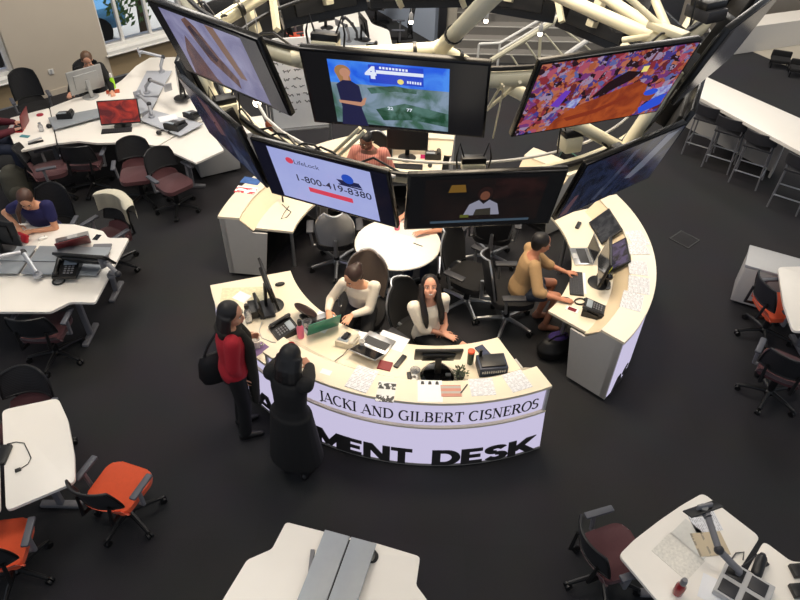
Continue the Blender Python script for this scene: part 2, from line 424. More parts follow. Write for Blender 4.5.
# far end of the hall: pale wall panel, column, staircase
M_pale = mat('pale_blue_wall', (176, 188, 206), .7, var=.03)
M_conc = mat('grey_concrete', (150, 142, 130), .85, var=.12, scale=2)
A = P(401, 24); B = P(434, 43); dd = (B-A).normalized(); nn = Vector((dd.y, -dd.x, 0))
A2 = A - dd*3.0
q = [A2, B, B-nn*.15, A2-nn*.15]
struct('wall_back', MB().prism([(v.x, v.y) for v in q], 0, 3.2), M_pale)
c0 = P(441, 46)
struct('trim_1', MB().box((c0.x, c0.y, 1.7), (.16, .3, 3.4), .01), M_dark)
c1 = P(447, 47)
struct('trim_2', MB().box((c1.x+.06, c1.y+.1, 1.7), (.2, .3, 3.4), .01), mat('beige_column_paint', (186, 178, 162), .8))
# staircase: treads climb away from the hall
sx0 = P(448, 58).x; st0 = P(470, 62)
stair = thing('staircase', 'wide grey staircase at the back of the hall', 'stairs', (st0.x+1.2, st0.y, 0))
M_step = mat('grey_stair_tread', (118, 114, 108), .75, var=.06); M_nose = mat('pale_stair_nosing', (176, 172, 164), .6)
for k in range(16):
    y = k*.3
    MB().box((0, y+.15, .08+k*.165), (3.2, .3, .165), .0).build('step', M_step, stair)
    MB().box((0, y+.012, .158+k*.165), (3.2, .03, .016), .0).build('nosing', M_nose, stair)
M_rail = mat('white_painted_handrail', (232, 230, 224), .35, var=.02)
def handrail(name, pts, posts, label, r=.028):
    t = thing(name, label, 'railing', (posts[0][0], posts[0][1], 0))
    MB().tube(pts, r, 8).build('handrail', M_rail, t, True)
    for (x, y, z0, z1) in posts: MB().tube([(x, y, z0), (x, y, z1)], r*.8, 8).build('post', M_rail, t, True)
    return t
def on(u, v, y):
    d = ray(u, v); return Vector((0, 0, CAM_H)) + d*(y/d.y)
ya = st0.y-.25
h0, h1, h2 = on(479, 44, ya), on(500, 43, ya), on(541, 19, ya+.5)
handrail('stair_railing', [h0, h1, h2], [(h0.x, h0.y, 0, h0.z), (h1.x, h1.y, 0, h1.z)], 'white bent handrail in front of the grey staircase')
h0, h1, h2 = on(462, 17, ya+.9), on(482, 16, ya+.9), on(500, 5, ya+1.3)
handrail('stair_railing', [h0, h1, h2], [(h0.x, h0.y, .4, h0.z)], 'white handrail on the upper part of the staircase, at its left side')
# second, open flight to the right with a sloping stringer and slim balusters
f2 = thing('open_stair_flight', 'sloping white stair flight right of the bent handrail', 'stairs', (P(492, 62).x, ya-.4, 0))
g0, g1 = on(490, 61, ya-.4), on(566, 14, ya-.2)
MB().tube([g0, g1], .05, 8).build('stringer', M_cream, f2, True)
g2, g3 = on(500, 50, ya-.35), on(560, 14, ya-.15)
MB().tube([g2, g3], .02, 8).build('rail', M_rail, f2, True)
MB().tube([Vector((g0.x, g0.y, 0)), g0], .035, 8).build('post', M_rail, f2, True)
for (u0, v0, u1, v1) in ((511, 55, 518, 66), (526, 43, 541, 65), (545, 34, 565, 58), (560, 26, 590, 50)):
    MB().tube([on(u0, v0, ya-.38), on(u1, v1, ya-.38)], .018, 8).build('baluster', M_cream, f2, True)
MB().tube([on(541, 24, ya-.3), on(539, 62, ya-.3)], .03, 8).build('post', M_cream, f2, True)
MB().tube([on(556, 62, ya-.5), on(598, 33, ya-.5)], .05, 8).build('stringer', M_rail, f2, True)
# white low wall far right and the dark furniture in front of it
A = P(733, 55); B = P(806, 44); dd = (B-A).normalized(); nn = Vector((-dd.y, dd.x, 0)); A2 = A-dd*.2; B2 = B+dd*3
struct('wall_right', MB().prism([(v.x, v.y) for v in (A2, B2, B2+nn*.5, A2+nn*.5)], 0.007, .55), mat('white_low_wall', (222, 216, 206), .6, var=.02))
far = [A2+nn*1.2, B2+nn*1.2, B2+nn*1.6, A2+nn*1.6]
struct('wall_right_rear', MB().prism([(v.x, v.y) for v in far], 0.007, 3), M_conc)
for (u, v, lb) in ((782, 57, 'dark low lounge chair before the white low wall'), (801, 66, 'dark low lounge chair at the right edge near the white low wall')):
    q = P(u, v, .2); t = thing('lounge_chair', lb, 'chair', (q.x, q.y, .006), R(-20)); t.scale = (.62, .62, .62)
    MB().box((0, 0, .22), (.6, .46, .12), .05).build('seat', M_blkfab, t); MB().box((0, .2, .32), (.6, .1, .26), .04).build('backrest', M_blkfab, t)
    for sx in (-.25, .25):
        for sy in (-.2, .2): MB().cyl((sx, sy, 0), (sx, sy, .18), .02).build('leg', M_blk, t)
# floor box
q = P(684.5, 239.5); fb = thing('floor_outlet_box', 'square floor outlet lid set in the carpet right of the desk ring', 'floor box', (q.x, q.y, 0), R(42))
MB().box((0, 0, .003), (.27, .27, .006), .001).build('lid', mat('carpet_lid', (33, 32, 34), .9), fb)
mb = MB()
for sx, sy, dx, dy in ((0, .14, .3, .014), (0, -.14, .3, .014), (.14, 0, .014, .3), (-.14, 0, .014, .3)): mb.box((sx, sy, .004), (dx, dy, .008))
mb.build('frame', M_blk, fb)

struct('ceiling', MB().prism([(-10, -3), (15, -3), (15, 25), (4, 25), (-10, 12)], 8.0, 8.2), mat('white_ceiling', (205, 203, 198), .9, var=.02))
# ================================================================ the ring of reception desks
M_lit = emit('backlit_acrylic_panel', (222, 214, 246), .78, gloss=False)
M_ink = mat('dark_bronze_lettering', (52, 50, 50), .45, var=.05)
M_inkb = mat('black_lettering', (16, 16, 22), .5)
M_kick = mat('dark_kick_plate', (18, 18, 18), .7)
M_fasc = mat('cream_sloped_fascia', (226, 206, 174), .35, var=.02)
ZC, ZW = .90, .73
def desk(name, label, c0, c1, w0, w1, lit=False, fasc=M_fasc, ends=(True, True)):
    am = (c0+c1)/2
    q = pol(2.3, am); t = thing(name, label, 'reception desk', (q.x, q.y, 0))
    MB().sweep([(2.24, ZC-.03), (2.5, ZC-.03), (2.5, ZC), (2.24, ZC)], c0, c1).build('counter', M_whitec, t, True)
    MB().sweep([(2.235, ZC-.03), (2.25, ZC-.03), (2.1, ZW), (2.085, ZW)], c0, c1).build('fascia', fasc, t, True)
    MB().sweep([(1.63, ZW-.03), (2.16, ZW-.03), (2.16, ZW), (1.63, ZW)], w0, w1).build('worktop', M_whitec, t, True)
    MB().sweep([(2.05, .0), (2.36, .0), (2.36, .05), (2.05, .05)], c0+1.5, c1-1.5).build('kick_base', M_kick, t, True)
    if lit:
        MB().sweep([(2.42, .55), (2.465, .55), (2.465, ZC-.03), (2.42, ZC-.03)], c0, c1).build('upper_light_panel', M_lit, t, True)
        MB().sweep([(2.44, .05), (2.53, .05), (2.49, .53), (2.44, .53)], w0+1, c1).build('lower_light_panel', M_lit, t, True)
        MB().sweep([(2.42, .528), (2.495, .528), (2.495, .548), (2.42, .548)], w0+1, c1).build('ledge', M_whitec, t, True)
        MB().sweep([(2.44, .02), (2.535, .02), (2.535, .05), (2.44, .05)], w0+1, c1).build('base_trim', M_edge, t, True)
        MB().sweep([(2.40, .05), (2.44, .05), (2.44, .86), (2.40, .86)], c0, c1).build('back_panel', M_panel, t, True)
    else:
        MB().sweep([(2.42, .05), (2.48, .05), (2.48, ZC-.03), (2.42, ZC-.03)], c0, c1).build('front_panel', M_panel if not lit else M_lit, t, True)
    prof = [(2.42, .05), (2.485, .05), (2.485, ZC-.03), (2.25, ZC-.03), (2.1, ZW-.03), (1.93, ZW-.03), (2.02, .05)]
    if ends[0]: MB().sweep(prof, c0, c0+.6, 1).build('end_panel', M_panel, t, True)
    if ends[1]: MB().sweep(prof, c1-.6, c1, 1).build('end_panel', M_panel, t, True)
    for a in (w0+8, w1-8):
        v = pol(1.75, a); MB().cyl((v.x, v.y, 0), (v.x, v.y, ZW-.03), .022).build('leg', M_alu, t, True)
    return t
front = desk('reception_desk', 'curved white front reception desk with a glowing lettered front', 230.2, 294.8, 198.5, 293.6, True, mat('grey_glass_fascia', (206, 196, 176), .15, var=.03))
# lower counter where the visitor stands, at the front desk's left end
MB().sweep([(2.16, ZW-.03), (2.5, ZW-.03), (2.5, ZW), (2.16, ZW)], 198.5, 230.2).build('low_worktop', M_whitec, front, True)
MB().sweep([(2.42, .53), (2.47, .53), (2.47, ZW-.03), (2.42, ZW-.03)], 199.5, 230.2).build('low_light_panel', M_lit, front, True)
MB().sweep([(2.0, .05), (2.48, .05), (2.48, ZW-.03), (2.0, ZW-.03)], 199.2, 199.8, 1).build('end_panel', M_panel, front, True)
# lettering on the glowing front
def arc_text_serif(text, a0, a1, z, height, r):
    q, wd = serif_line(text, height); k = R(a1-a0)*r/wd; mb = MB()
    # pen strokes of one letter lie flush; each is a thin raised slab
    for quad in q:
        out = []
        for dr in (.0, .004):
            for v in quad:
                a = a0 + math.degrees(v.x*k/r); p = pol(r+dr, a, z+v.y); out.append(p)
        mb._add(out, [[0, 3, 2, 1], [4, 5, 6, 7], [0, 1, 5, 4], [1, 2, 6, 5], [2, 3, 7, 6], [3, 0, 4, 7]])
    return mb
_full = serif_line('JACKI AND GILBERT CISNEROS', 1)[1]; _x = 0
for word in ('JACKI ', 'AND ', 'GILBERT ', 'CISNEROS'):
    wl_ = serif_line(word, 1)[1]; k0 = 244.6+48.4*_x/_full; _x += wl_; k1 = 244.6+48.4*_x/_full
    arc_text_serif(word, k0, k1, .602, .135, 2.467).build('serif_lettering', M_inkb, front, True)
BOLD = {
 'A': (.92, [[(.0, -.1), (.45, 1.1)], [(.45, 1.1), (.9, -.1)], ('t', (.2, .3), (.7, .3))]),
 'D': (.88, [[(.13, 0), (.13, 1)], ('t', (.13, .9), (.4, .9)), ('t', (.13, .1), (.4, .1)), arc_(.4, .5, .33, .4, 90, -90, 16)]),
 'E': (.72, [[(.13, 0), (.13, 1)], ('t', (.13, .9), (.66, .9)), ('t', (.13, .5), (.6, .5)), ('t', (.13, .1), (.66, .1))]),
 'G': (.9, [arc_(.46, .5, .34, .4, 48, 330, 24), ('t', (.5, .43), (.82, .43)), [(.76, .1), (.76, .5)]]),
 'K': (.88, [[(.13, 0), (.13, 1)], [(.2, .36), (.86, 1.12)], [(.36, .62), (.86, -.12)]]),
 'M': (1.08, [[(.13, 0), (.13, 1)], [(.95, 0), (.95, 1)], [(.1, 1.08), (.54, .12)], [(.54, .12), (.98, 1.08)]]),
 'N': (.92, [[(.13, 0), (.13, 1)], [(.79, 0), (.79, 1)], [(.1, 1.1), (.82, -.1)]]),
 'S': (.76, [arc_(.37, .72, .24, .18, 25, 265, 16), arc_(.37, .28, .25, .18, 88, -155, 16)]),
 'T': (.78, [[(.39, 0), (.39, 1)], ('t', (.03, .9), (.75, .9))]),
}
def clip_y(q, lo, hi):
    for lim, sg in ((lo, 1), (hi, -1)):
        out = []
        for i in range(len(q)):
            a, b = q[i], q[(i+1) % len(q)]; fa, fb = (a.y-lim)*sg, (b.y-lim)*sg
            if fa >= 0: out.append(a)
            if fa*fb < 0: out.append(a.lerp(b, fa/(fa-fb)))
        q = out
        if not q: break
    return q
def arc_text_bold(text, a0, a1, z0, height, rfun):
    tot = sum(BOLD[c][0] for c in text); x0 = 0; mb = MB()
    for c in text:
        w, st = BOLD[c]
        for s_ in st:
            T_ = .26
            if isinstance(s_, tuple): pts, T_ = [s_[1], s_[2]], .2
            else: pts = s_
            for i in range(len(pts)-1):
                p, q = Vector(pts[i]), Vector(pts[i+1]); d = (q-p).normalized(); T2 = T_ if len(pts) == 2 else .2+.06*abs(d.y)
                n = Vector((-d.y, d.x))*T2/2; e = d*(.02 if len(pts) > 2 else 0)
                for k in range(3):
                    u, v = p.lerp(q, k/3), p.lerp(q, (k+1)/3); e0 = e if k == 0 else e*0; e1 = e if k == 2 else e*0
                    quad = clip_y([u-e0-n, v+e1-n, v+e1+n, u-e0+n], 0, 1)
                    if len(quad) < 3: continue
                    m_ = len(quad); vs = []
                    for dr in (0, .008):
                        for w_ in quad: vs.append(pol(rfun(z0+height*w_.y)+dr, a0+(a1-a0)*(x0+w_.x)/tot, z0+height*w_.y))
                    mb._add(vs, [list(range(m_))[::-1], [m_+j for j in range(m_)]]+[[j, (j+1) % m_, m_+(j+1) % m_, m_+j] for j in range(m_)])
        x0 += w
    return mb
rf = lambda z: 2.53-.04*(z-.05)/.48+.001
arc_text_bold('MENT', 243.6, 266.0, .04, .205, rf).build('bold_lettering', M_ink, front, True)
arc_text_bold('DESK', 270.0, 293.0, .04, .205, rf).build('bold_lettering', M_ink, front, True)
arc_text_bold('ENGAGE', 209.5, 242.2, .04, .205, rf).build('bold_lettering', M_ink, front, True)
right = desk('reception_desk', 'curved white desk at the right with the woman in a tan blazer seated at it', 317, 381.2, 318.2, 382.5)
MB().sweep([(2.485, .08), (2.492, .08), (2.492, ZC-.05), (2.485, ZC-.05)], 317.5, 381).build('light_panel', M_lit, right, True)
arc_text_bold('AS', 319.5, 328, .06, .2, lambda z: 2.493).build('bold_lettering', M_ink, right, True)
left = desk('reception_desk', 'curved white desk at the left with leaflets on its counter, under the hanging screens', 136, 174.3, 137, 172.6)
back = desk('reception_desk', 'curved white desk at the back where the man in the pink shirt sits', 80.5, 133, 83.5, 131.5)
far_ = desk('reception_desk', 'short curved white desk at the back right, holding a green laptop', 36, 54.5, 38, 53.5)
# ================================================================ round table
q = P(397, 243, .73)
rt = thing('round_table', 'round white meeting table in the middle of the desk ring', 'table', (-.04, 6.36, 0))
MB().lathe([(.48, .70), (.5, .705), (.505, .715), (.5, .727), (.49, .73)], seg=48).build('tabletop', M_white, rt)
MB().cyl((0, 0, .03), (0, 0, .70), .04).build('column', M_alu, rt)
mb = MB()
for k in range(4):
    a = k*math.pi/2+.6; mb.tube([(0, 0, .06), (.42*math.cos(a), .42*math.sin(a), .02)], [.03, .018], 8)
mb.build('foot_base', M_alu, rt)
# ================================================================ workstation tables
def table(name, label, tops, zt=.73, legs=(), th=.028, rad=.06):
    c = sum((Vector(p) for top in tops for p in top), Vector((0, 0)))/sum(len(t) for t in tops)
    t = thing(name, label, 'desk', (c.x, c.y, 0))
    for top in tops: MB().prism(rpoly(top, rad), zt-th, zt, .004).build('tabletop', M_white, t, True)
    for (x, y, tx, ty) in legs:
        MB().box((x, y, (zt-th)/2+.02), (.06, .05, zt-th-.04), .01).box((x+tx*0, y+ty*0, .02), (.07+abs(tx), .07+abs(ty), .04), .012).build('leg', M_grey, t, True)
    return t
def pxy(pts, z): return [tuple(P(u, v, z)[:2]) for u, v in pts]
# left middle desk
td = pxy([(0, 224), (51, 223.5), (75, 224.5), (103, 231), (108, 238), (129, 238), (95, 302.5), (70, 302), (50, 312), (0, 313)], .73)
td[0] = (-5.1, td[0][1]); td[-1] = (-4.9, td[-1][1])
tm = table('desk', 'white double desk at the left where the person in navy works', [td], legs=((-3.45, 6.2, 0, .3), (-3.5, 5.45, 0, .3)), rad=.03)
cs = pxy([(0, 246), (110, 249), (104, 277), (0, 273)], .77)
sh = thing('desk_shelf', 'low bluish grey centre shelf along the left middle desk', 'shelf', (-3.9, 5.85, .73))
xa = -5.0
for (x0, x1) in ((xa, -4.12), (-4.09, -3.27)):
    for (y0, y1) in ((5.60, 5.80), (5.815, 6.09)):
        MB().box(((x0+x1)/2, (y0+y1)/2, .775), (x1-x0-.006, y1-y0, .014), .003).build('shelf_board', M_greytop, sh, True)
for x in (-4.9, -4.15, -3.3): MB().box((x, 5.85, .749), (.03, .4, .037), .004).build('bracket', M_grey, sh, True)
sl = P(117, 318, 0)
# bottom-left desk: two tops with a dark seam
A = P(4, 411, .73)
tl = table('desk', 'white desk at the lower left edge with a black charger on it', [
    pxy([(2, 410), (58, 398), (68, 420), (74.5, 455), (75, 482), (6, 511)], .73), [(-4.6, 3.45), tuple(P(-2, 411, .73)[:2]), tuple(P(0, 512, .73)[:2]), (-4.5, 2.6)]],
    legs=((-3.0, 3.3, .3, 0), (-4.2, 3.1, .3, 0)), rad=.05)
# bottom centre desk with a grey shelf down its middle
bc = pxy([(286, 522), (325, 532), (377, 543.5), (420, 556.5), (416, 585), (436, 612)], .73)+[(.35, 1.5), (-1.35, 1.55)]+pxy([(222, 601), (247, 560), (272, 549)], .73)
tb = table('desk', 'white double desk at the bottom centre with an empty grey shelf down its middle', [bc], legs=((-.75, 2.2, .4, 0), (-.1, 1.8, .4, 0)), rad=.025)
g0, g1 = P(325, 529.5, .80), P(376.5, 543.5, .80); dv = (g1-g0); dv.z = 0; wv = dv.length; dv.normalize(); nv = Vector((dv.y, -dv.x, 0))
if nv.y > 0: nv = -nv
gs = thing('desk_shelf', 'grey metal shelf with a black slot on the bottom centre desk', 'shelf', ((g0+g1)/2+nv*.5)[:2]+(.73,))
for (f0, f1) in ((0, .485), (.515, 1)):
    pts = [g0+dv*wv*f0, g0+dv*wv*f1, g0+dv*wv*f1+nv*1.1, g0+dv*wv*f0+nv*1.1]
    MB().prism([(v.x, v.y) for v in pts], .786, .80, .002).build('shelf_board', M_greytop, gs, True)
mb = MB(); mb.prism([(v.x, v.y) for v in (g0+dv*wv*.05+nv*.02, g0+dv*wv*.95+nv*.02, g0+dv*wv*.95+nv*1.05, g0+dv*wv*.05+nv*1.05)], .77, .785); mb.build('tray', M_blk, gs, True)
for f in (.06, .94):
    v = g0+dv*wv*f+nv*.4; MB().box((v.x, v.y, .75), (.03, .5, .04), .003, rot=(0, 0, math.atan2(-dv.x, dv.y)*0)).build('bracket', M_grey, gs, True)
# bottom right desk: two tops with a dark seam
s1, s2 = P(760, 538, .73), P(700, 600, .73)
br1 = pxy([(619, 555), (634, 540), (660, 520), (682, 505), (703, 493), (760, 537)], .73)+[(2.25, 2.15), (2.02, 1.95)]
br2 = pxy([(764, 541), (791, 561.5)], .73)+[(3.6, 2.5), (3.5, 1.6), (2.1, 1.88), (2.31, 2.12)]
tr = table('desk', 'pale desk at the lower right crowded with papers, cables and gadgets', [br1, br2], legs=((2.2, 2.6, .3, 0), (3.1, 2.1, .3, 0)), rad=[.04]*8)
# right edge table
tt = table('desk', 'white rounded desk end at the right edge beside the orange chair', [pxy([(778, 267), (812, 266)], .73)+[(5.2, 5.5), (4.8, 5.0)]+pxy([(793, 331), (783, 303)], .73)], legs=((4.55, 5.5, 0, .3),), rad=[.05, 0, 0, 0, .05, .1])
# top-left cluster: three tops round a grey centre shelf
pA = pxy([(10, 118), (49, 108), (56, 143), (17, 151.5), (9, 132)], .73)
pB = pxy([(50, 107.5), (75, 98), (104, 92), (122, 80), (136, 66), (150, 57.5), (178, 57), (205, 80), (202, 120), (157, 146), (135, 142), (97, 143), (78, 141), (57.5, 143)], .73)
pC = pxy([(158.5, 146), (203.5, 121.5), (224, 150), (196, 163)], .73)
t1 = table('desk', 'large white desk cluster by the windows at the top left', [pA, pB, pC], legs=((-5.2, 9.0, .3, 0), (-4.3, 9.4, .3, 0), (-3.4, 9.7, .3, 0), (-3.1, 8.6, .3, 0)), rad=.02)
sh2 = thing('desk_shelf', 'long grey shelf on the window desk in front of the seated woman in black', 'shelf', P(78, 119, .73))
mb = pxy([(48, 118), (103, 108), (104, 116), (54, 129.5)], .775)
MB().prism(mb, .768, .782, .002).build('shelf_board', M_greytop, sh2, True)
MB().prism(pxy([(52, 121), (100, 111), (102, 114), (55, 126)], .77), .73, .768).build('bracket', M_dark, sh2, True)
sh3 = thing('desk_shelf', 'pale grey shelf under the monitor arms on the window desk', 'shelf', P(165, 110, .73))
for k, pts in enumerate(([(147, 71), (172, 71), (158, 96), (134, 96)], [(136, 97), (158, 98), (152, 108), (140, 114)], [(140, 120), (152, 110), (203, 124), (180, 136)])):
    MB().prism(pxy(pts, .775), .768, .782, .002).build('shelf_board', mat('silver_shelf', (186, 190, 198), .35, metal=.2), sh3, True)
MB().prism(pxy([(146, 74), (168, 74), (150, 112), (190, 126), (178, 132), (142, 118)], .77), .73, .768).build('bracket', M_grey, sh3, True)
# pedestals
def pedestal(loc, rot, label, w=.42, d=.55, h=.58, drawers=True, m=M_lgrey):
    t = thing('drawer_pedestal', label, 'cabinet', loc, rot)
    MB().box((0, 0, h/2+.02), (w, d, h-.04), .006).build('body', m, t)
    MB().box((0, 0, h-.0), (w+.01, d+.01, .02), .004).build('top', M_white if drawers else m, t)
    if drawers:
        for k in range(3):
            dr = MB().box((0, d/2+.008, .12+k*.17), (w-.02, .016, .155), .003).build('drawer', m, t)
            MB().box((0, d/2+.022, .17+k*.17), (.12, .014, .012), .003).build('handle', M_alu, dr)
    for sx in (-1, 1):
        for sy in (-1, 1): MB().cyl((sx*(w/2-.05), sy*(d/2-.05), 0), (sx*(w/2-.05), sy*(d/2-.05), .04), .02).build('foot', M_blk, t)
    return t
q = P(222, 172, 0); pedestal((q.x-.1, q.y+.1, 0), R(-62), 'light grey drawer pedestal under the window desk end, left of the desk ring', w=.45, d=.6, h=.6)
q = P(254, 140, .3); pedestal((q.x, q.y, 0), R(20), 'small pale grey pedestal seen between the lower left hanging screens', w=.4, d=.5, h=.55)
cq = [P(u, v, .58) for u, v in ((757, 253), (750.5, 268))]
t = thing('storage_cabinet', 'low light grey cabinet behind the orange chair at the right edge', 'cabinet', (4.62, 6.2, 0), R(-27))
MB().box((0, 0, .3), (1.1, .42, .52), .005).build('body', M_panel, t); MB().box((0, 0, .575), (1.12, .44, .03), .004).build('top', M_lgrey, t)
for s_ in (-.275, .275): dq = MB().box((s_, -.216, .3), (.53, .012, .5), .003).build('door', M_panel, t); MB().box((s_*.15, -.228, .45), (.012, .012, .1), .002).build('handle', M_alu, dq)
MB().box((0, 0, .02), (1.0, .36, .04)).build('plinth', M_blk, t)
# ================================================================ bar counter and stools
b0, b1, b2, b3 = P(690, 92, .9), P(812, 158, .9), P(827, 130, .9), P(698, 73, .9)
bar = thing('bar_counter', 'long white bar counter at the upper right with stools along it', 'counter', tuple(((b0+b1+b2+b3)/4)[:2])+(0,))
MB().prism([(v.x, v.y) for v in (b0, b1, b2, b3)], .85, .9, .004).build('countertop', M_white, bar, True)
n_ = (b2-b1); n_.z = 0; n_.normalize(); l_ = (b1-b0); l_.z = 0; l_.normalize()
e0, e1 = P(680, 124, 0), P(773, 173, 0)
MB().prism([(v.x, v.y) for v in (e0-n_*.0, e1, e1+n_*.06, e0+n_*.06)], .0, .85).build('back_panel', M_panel, bar, True)
e2 = b1+l_*-.1
MB().prism([(v.x, v.y) for v in (e1-l_*.04-n_*.2, e1-n_*.2, e1, e1-l_*.04)], .0, .85).build('side_panel', M_panel, bar, True)
def make_stool():
    t = thing('bar_stool', 'x', 'stool')
    MB().box((0, 0, .63), (.4, .38, .035), .015).build('seat', M_dark, t)
    pts = [(.2*math.sin(R(a)), -.19+.06*math.cos(R(a))-.06, 0) for a in range(-70, 71, 14)]
    mb = MB()
    k = [Vector((.21*math.sin(R(a)), -.13-.09*math.cos(R(a)), 0)) for a in range(-80, 81, 10)]
    vs = []; fs = []
    for v in k:
        d = Vector((v.x, v.y+.13, 0)).normalized()
        for (dd_, z) in ((0, .72), (.022, .72), (.022, .88), (0, .88)): vs.append(v+d*dd_+Vector((0, 0, z)))
    for i in range(len(k)-1):
        for j in range(4): fs.append([i*4+j, (i+1)*4+j, (i+1)*4+(j+1) % 4, i*4+(j+1) % 4])
    fs += [[0, 1, 2, 3], [len(vs)-1, len(vs)-2, len(vs)-3, len(vs)-4]]
    mb._add(vs, fs); mb.build('backrest', M_dark, t)
    for sx in (-1, 1):
        MB().tube([(sx*.2, -.19, 0), (sx*.175, -.16, .62), (sx*.19, -.17, .8)], .012, 8).build('leg', M_grey, t)
        MB().tube([(sx*.2, .19, 0), (sx*.175, .16, .62)], .012, 8).build('leg', M_grey, t)
    mb = MB()
    for a_, b_ in (((-.195, -.18), (.195, -.18)), ((-.195, .18), (.195, .18)), ((-.195, -.18), (-.195, .18)), ((.195, -.18), (.195, .18))): mb.tube([(*a_, .22), (*b_, .22)], .011, 8)
    mb.build('footrest', M_alu, t)
    return t
stool = make_stool(); yaw_s = math.atan2(n_.y, n_.x)-math.pi/2
lbs = ['grey bar stool at the far end of the bar, next to the hanging screen', 'grey bar stool second from the far end of the bar', 'grey bar stool third from the far end of the bar', 'grey bar stool at the right edge of the photo under the bar']
for i, (u, v) in enumerate(((711, 107), (733, 119), (763, 134), (806, 158))):
    o = stool if i == 0 else copy_tree(stool)
    q = P(u, v, .88); place(o, (q.x+n_.x*.2, q.y+n_.y*.2, 0), yaw_s, lbs[i], 'bar stools along the counter')
# ================================================================ office chairs
def star(t, m, r=.31, cm=M_blk):
    mb = MB(); mb.lathe([(.05, .07), (.055, .11), (.035, .13)])
    for k in range(5):
        a = R(122+72*k); d = Vector((math.cos(a), math.sin(a), 0)); mb.tube([d*.03+Vector((0, 0, .105)), d*r*.6+Vector((0, 0, .095)), d*r+Vector((0, 0, .075))], [.026, .022, .018], 8)
    mb.build('star_base', m, t)
    for k in range(5):
        a = R(122+72*k); d = Vector((math.cos(a), math.sin(a), 0)); s_ = Vector((-d.y, d.x, 0)); c = d*r+Vector((0, 0, .032)); mb = MB()
        mb.cyl(c-s_*.028, c-s_*.006, .032, seg=14).cyl(c+s_*.006, c+s_*.028, .032, seg=14).cyl(c, c+Vector((0, 0, .05)), .01)
        mb.build('caster', cm, t)
    MB().cyl((0, 0, .1), (0, 0, .4), .028).cyl((0, 0, .1), (0, 0, .27), .036).build('gas_column', M_blk, t)
def shell(mb, xs, f, th):
    """solid sheet from a grid function f(u,v)->(point, normal)"""
    nu, nv = xs; front = []; backv = []
    for i in range(nu+1):
        for j in range(nv+1):
            p, n = f(i/nu, j/nv); front.append(p); backv.append(p+n*th)
    vs = front+backv; o = len(front); k = nv+1; fs = []
    for i in range(nu):
        for j in range(nv):
            fs.append([i*k+j, (i+1)*k+j, (i+1)*k+j+1, i*k+j+1]); fs.append([o+i*k+j, o+i*k+j+1, o+(i+1)*k+j+1, o+(i+1)*k+j])
    for i in range(nu):
        fs.append([i*k, o+i*k, o+(i+1)*k, (i+1)*k]); fs.append([i*k+nv, (i+1)*k+nv, o+(i+1)*k+nv, o+i*k+nv])
    for j in range(nv):
        fs.append([j, j+1, o+j+1, o+j]); fs.append([nu*k+j, o+nu*k+j, o+nu*k+j+1, nu*k+j+1])
    mb._add(vs, fs, True); return mb
M_arm = mat('slate_armrest', (78, 80, 88), .5, var=.06)
def task_chair(seat_m, high=False):
    t = thing('office_chair', 'x', 'chair')
    star(t, M_blk)
    MB().box((0, 0, .405), (.24, .26, .05), .02).build('mechanism', M_blk, t)
    outline = rpoly([(-.22, -.2), (-.235, .16), (-.18, .25), (.18, .25), (.235, .16), (.22, -.2)], .08, 5)
    mb = MB(); mb.prism(outline, .425, .485, .02)
    def lip(u, v):
        x = (u-.5)*.46; e = 1-(2*u-1)**2
        y = -.17-.10*e*v-.0*v-.02*v; z = .45+.13*v**1.6*e**.3
        return Vector((x, y, z)), Vector((0, .5, -.8)).normalized()
    shell(mb, (14, 5), lip, .028)
    mb.build('seat', seat_m, t)
    zt, zb, wb = (1.02, .56, .46) if high else (.90, .60, .47)
    def bk(u, v):
        x = (u-.5)*wb*(1-.18*v**3); c = (2*u-1)
        y = -.27+.085*c*c-.07*v-.05*(v > .0)*0; z = zb+(zt-zb)*v*(1-.10*c*c*v)
        return Vector((x, y, z)), Vector((0, -1, .15)).normalized()
    mb = MB(); shell(mb, (16, 10), bk, .012); bo = mb.build('backrest', M_mesh, t)
    loop = [bk(u/16, 0)[0] for u in range(17)]+[bk(1, v/8)[0] for v in range(1, 9)]+[bk(1-u/16, 1)[0] for u in range(1, 17)]+[bk(0, 1-v/8)[0] for v in range(1, 8)]
    MB().tube([p+Vector((0, -.008, 0)) for p in loop], .013, 8, closed=True).build('back_frame', M_blk, t)
    for sx in (-1, 1):
        MB().tube([(sx*.12, -.1, .40), (sx*.15, -.3, .44), (sx*.16, -.27, zb+.06)], [.02, .02, .016], 8).build('back_support', M_blk, t)
        MB().tube([(sx*.12, -.02, .40), (sx*.27, -.03, .42), (sx*.285, -.04, .62)], [.02, .022, .02], 8).build('arm_post', M_grey, t)
        MB().box((sx*.285, .0, .645), (.065, .27, .03), .014).build('armrest', M_arm, t)
    t.scale = (.95, .95, .95)
    return t
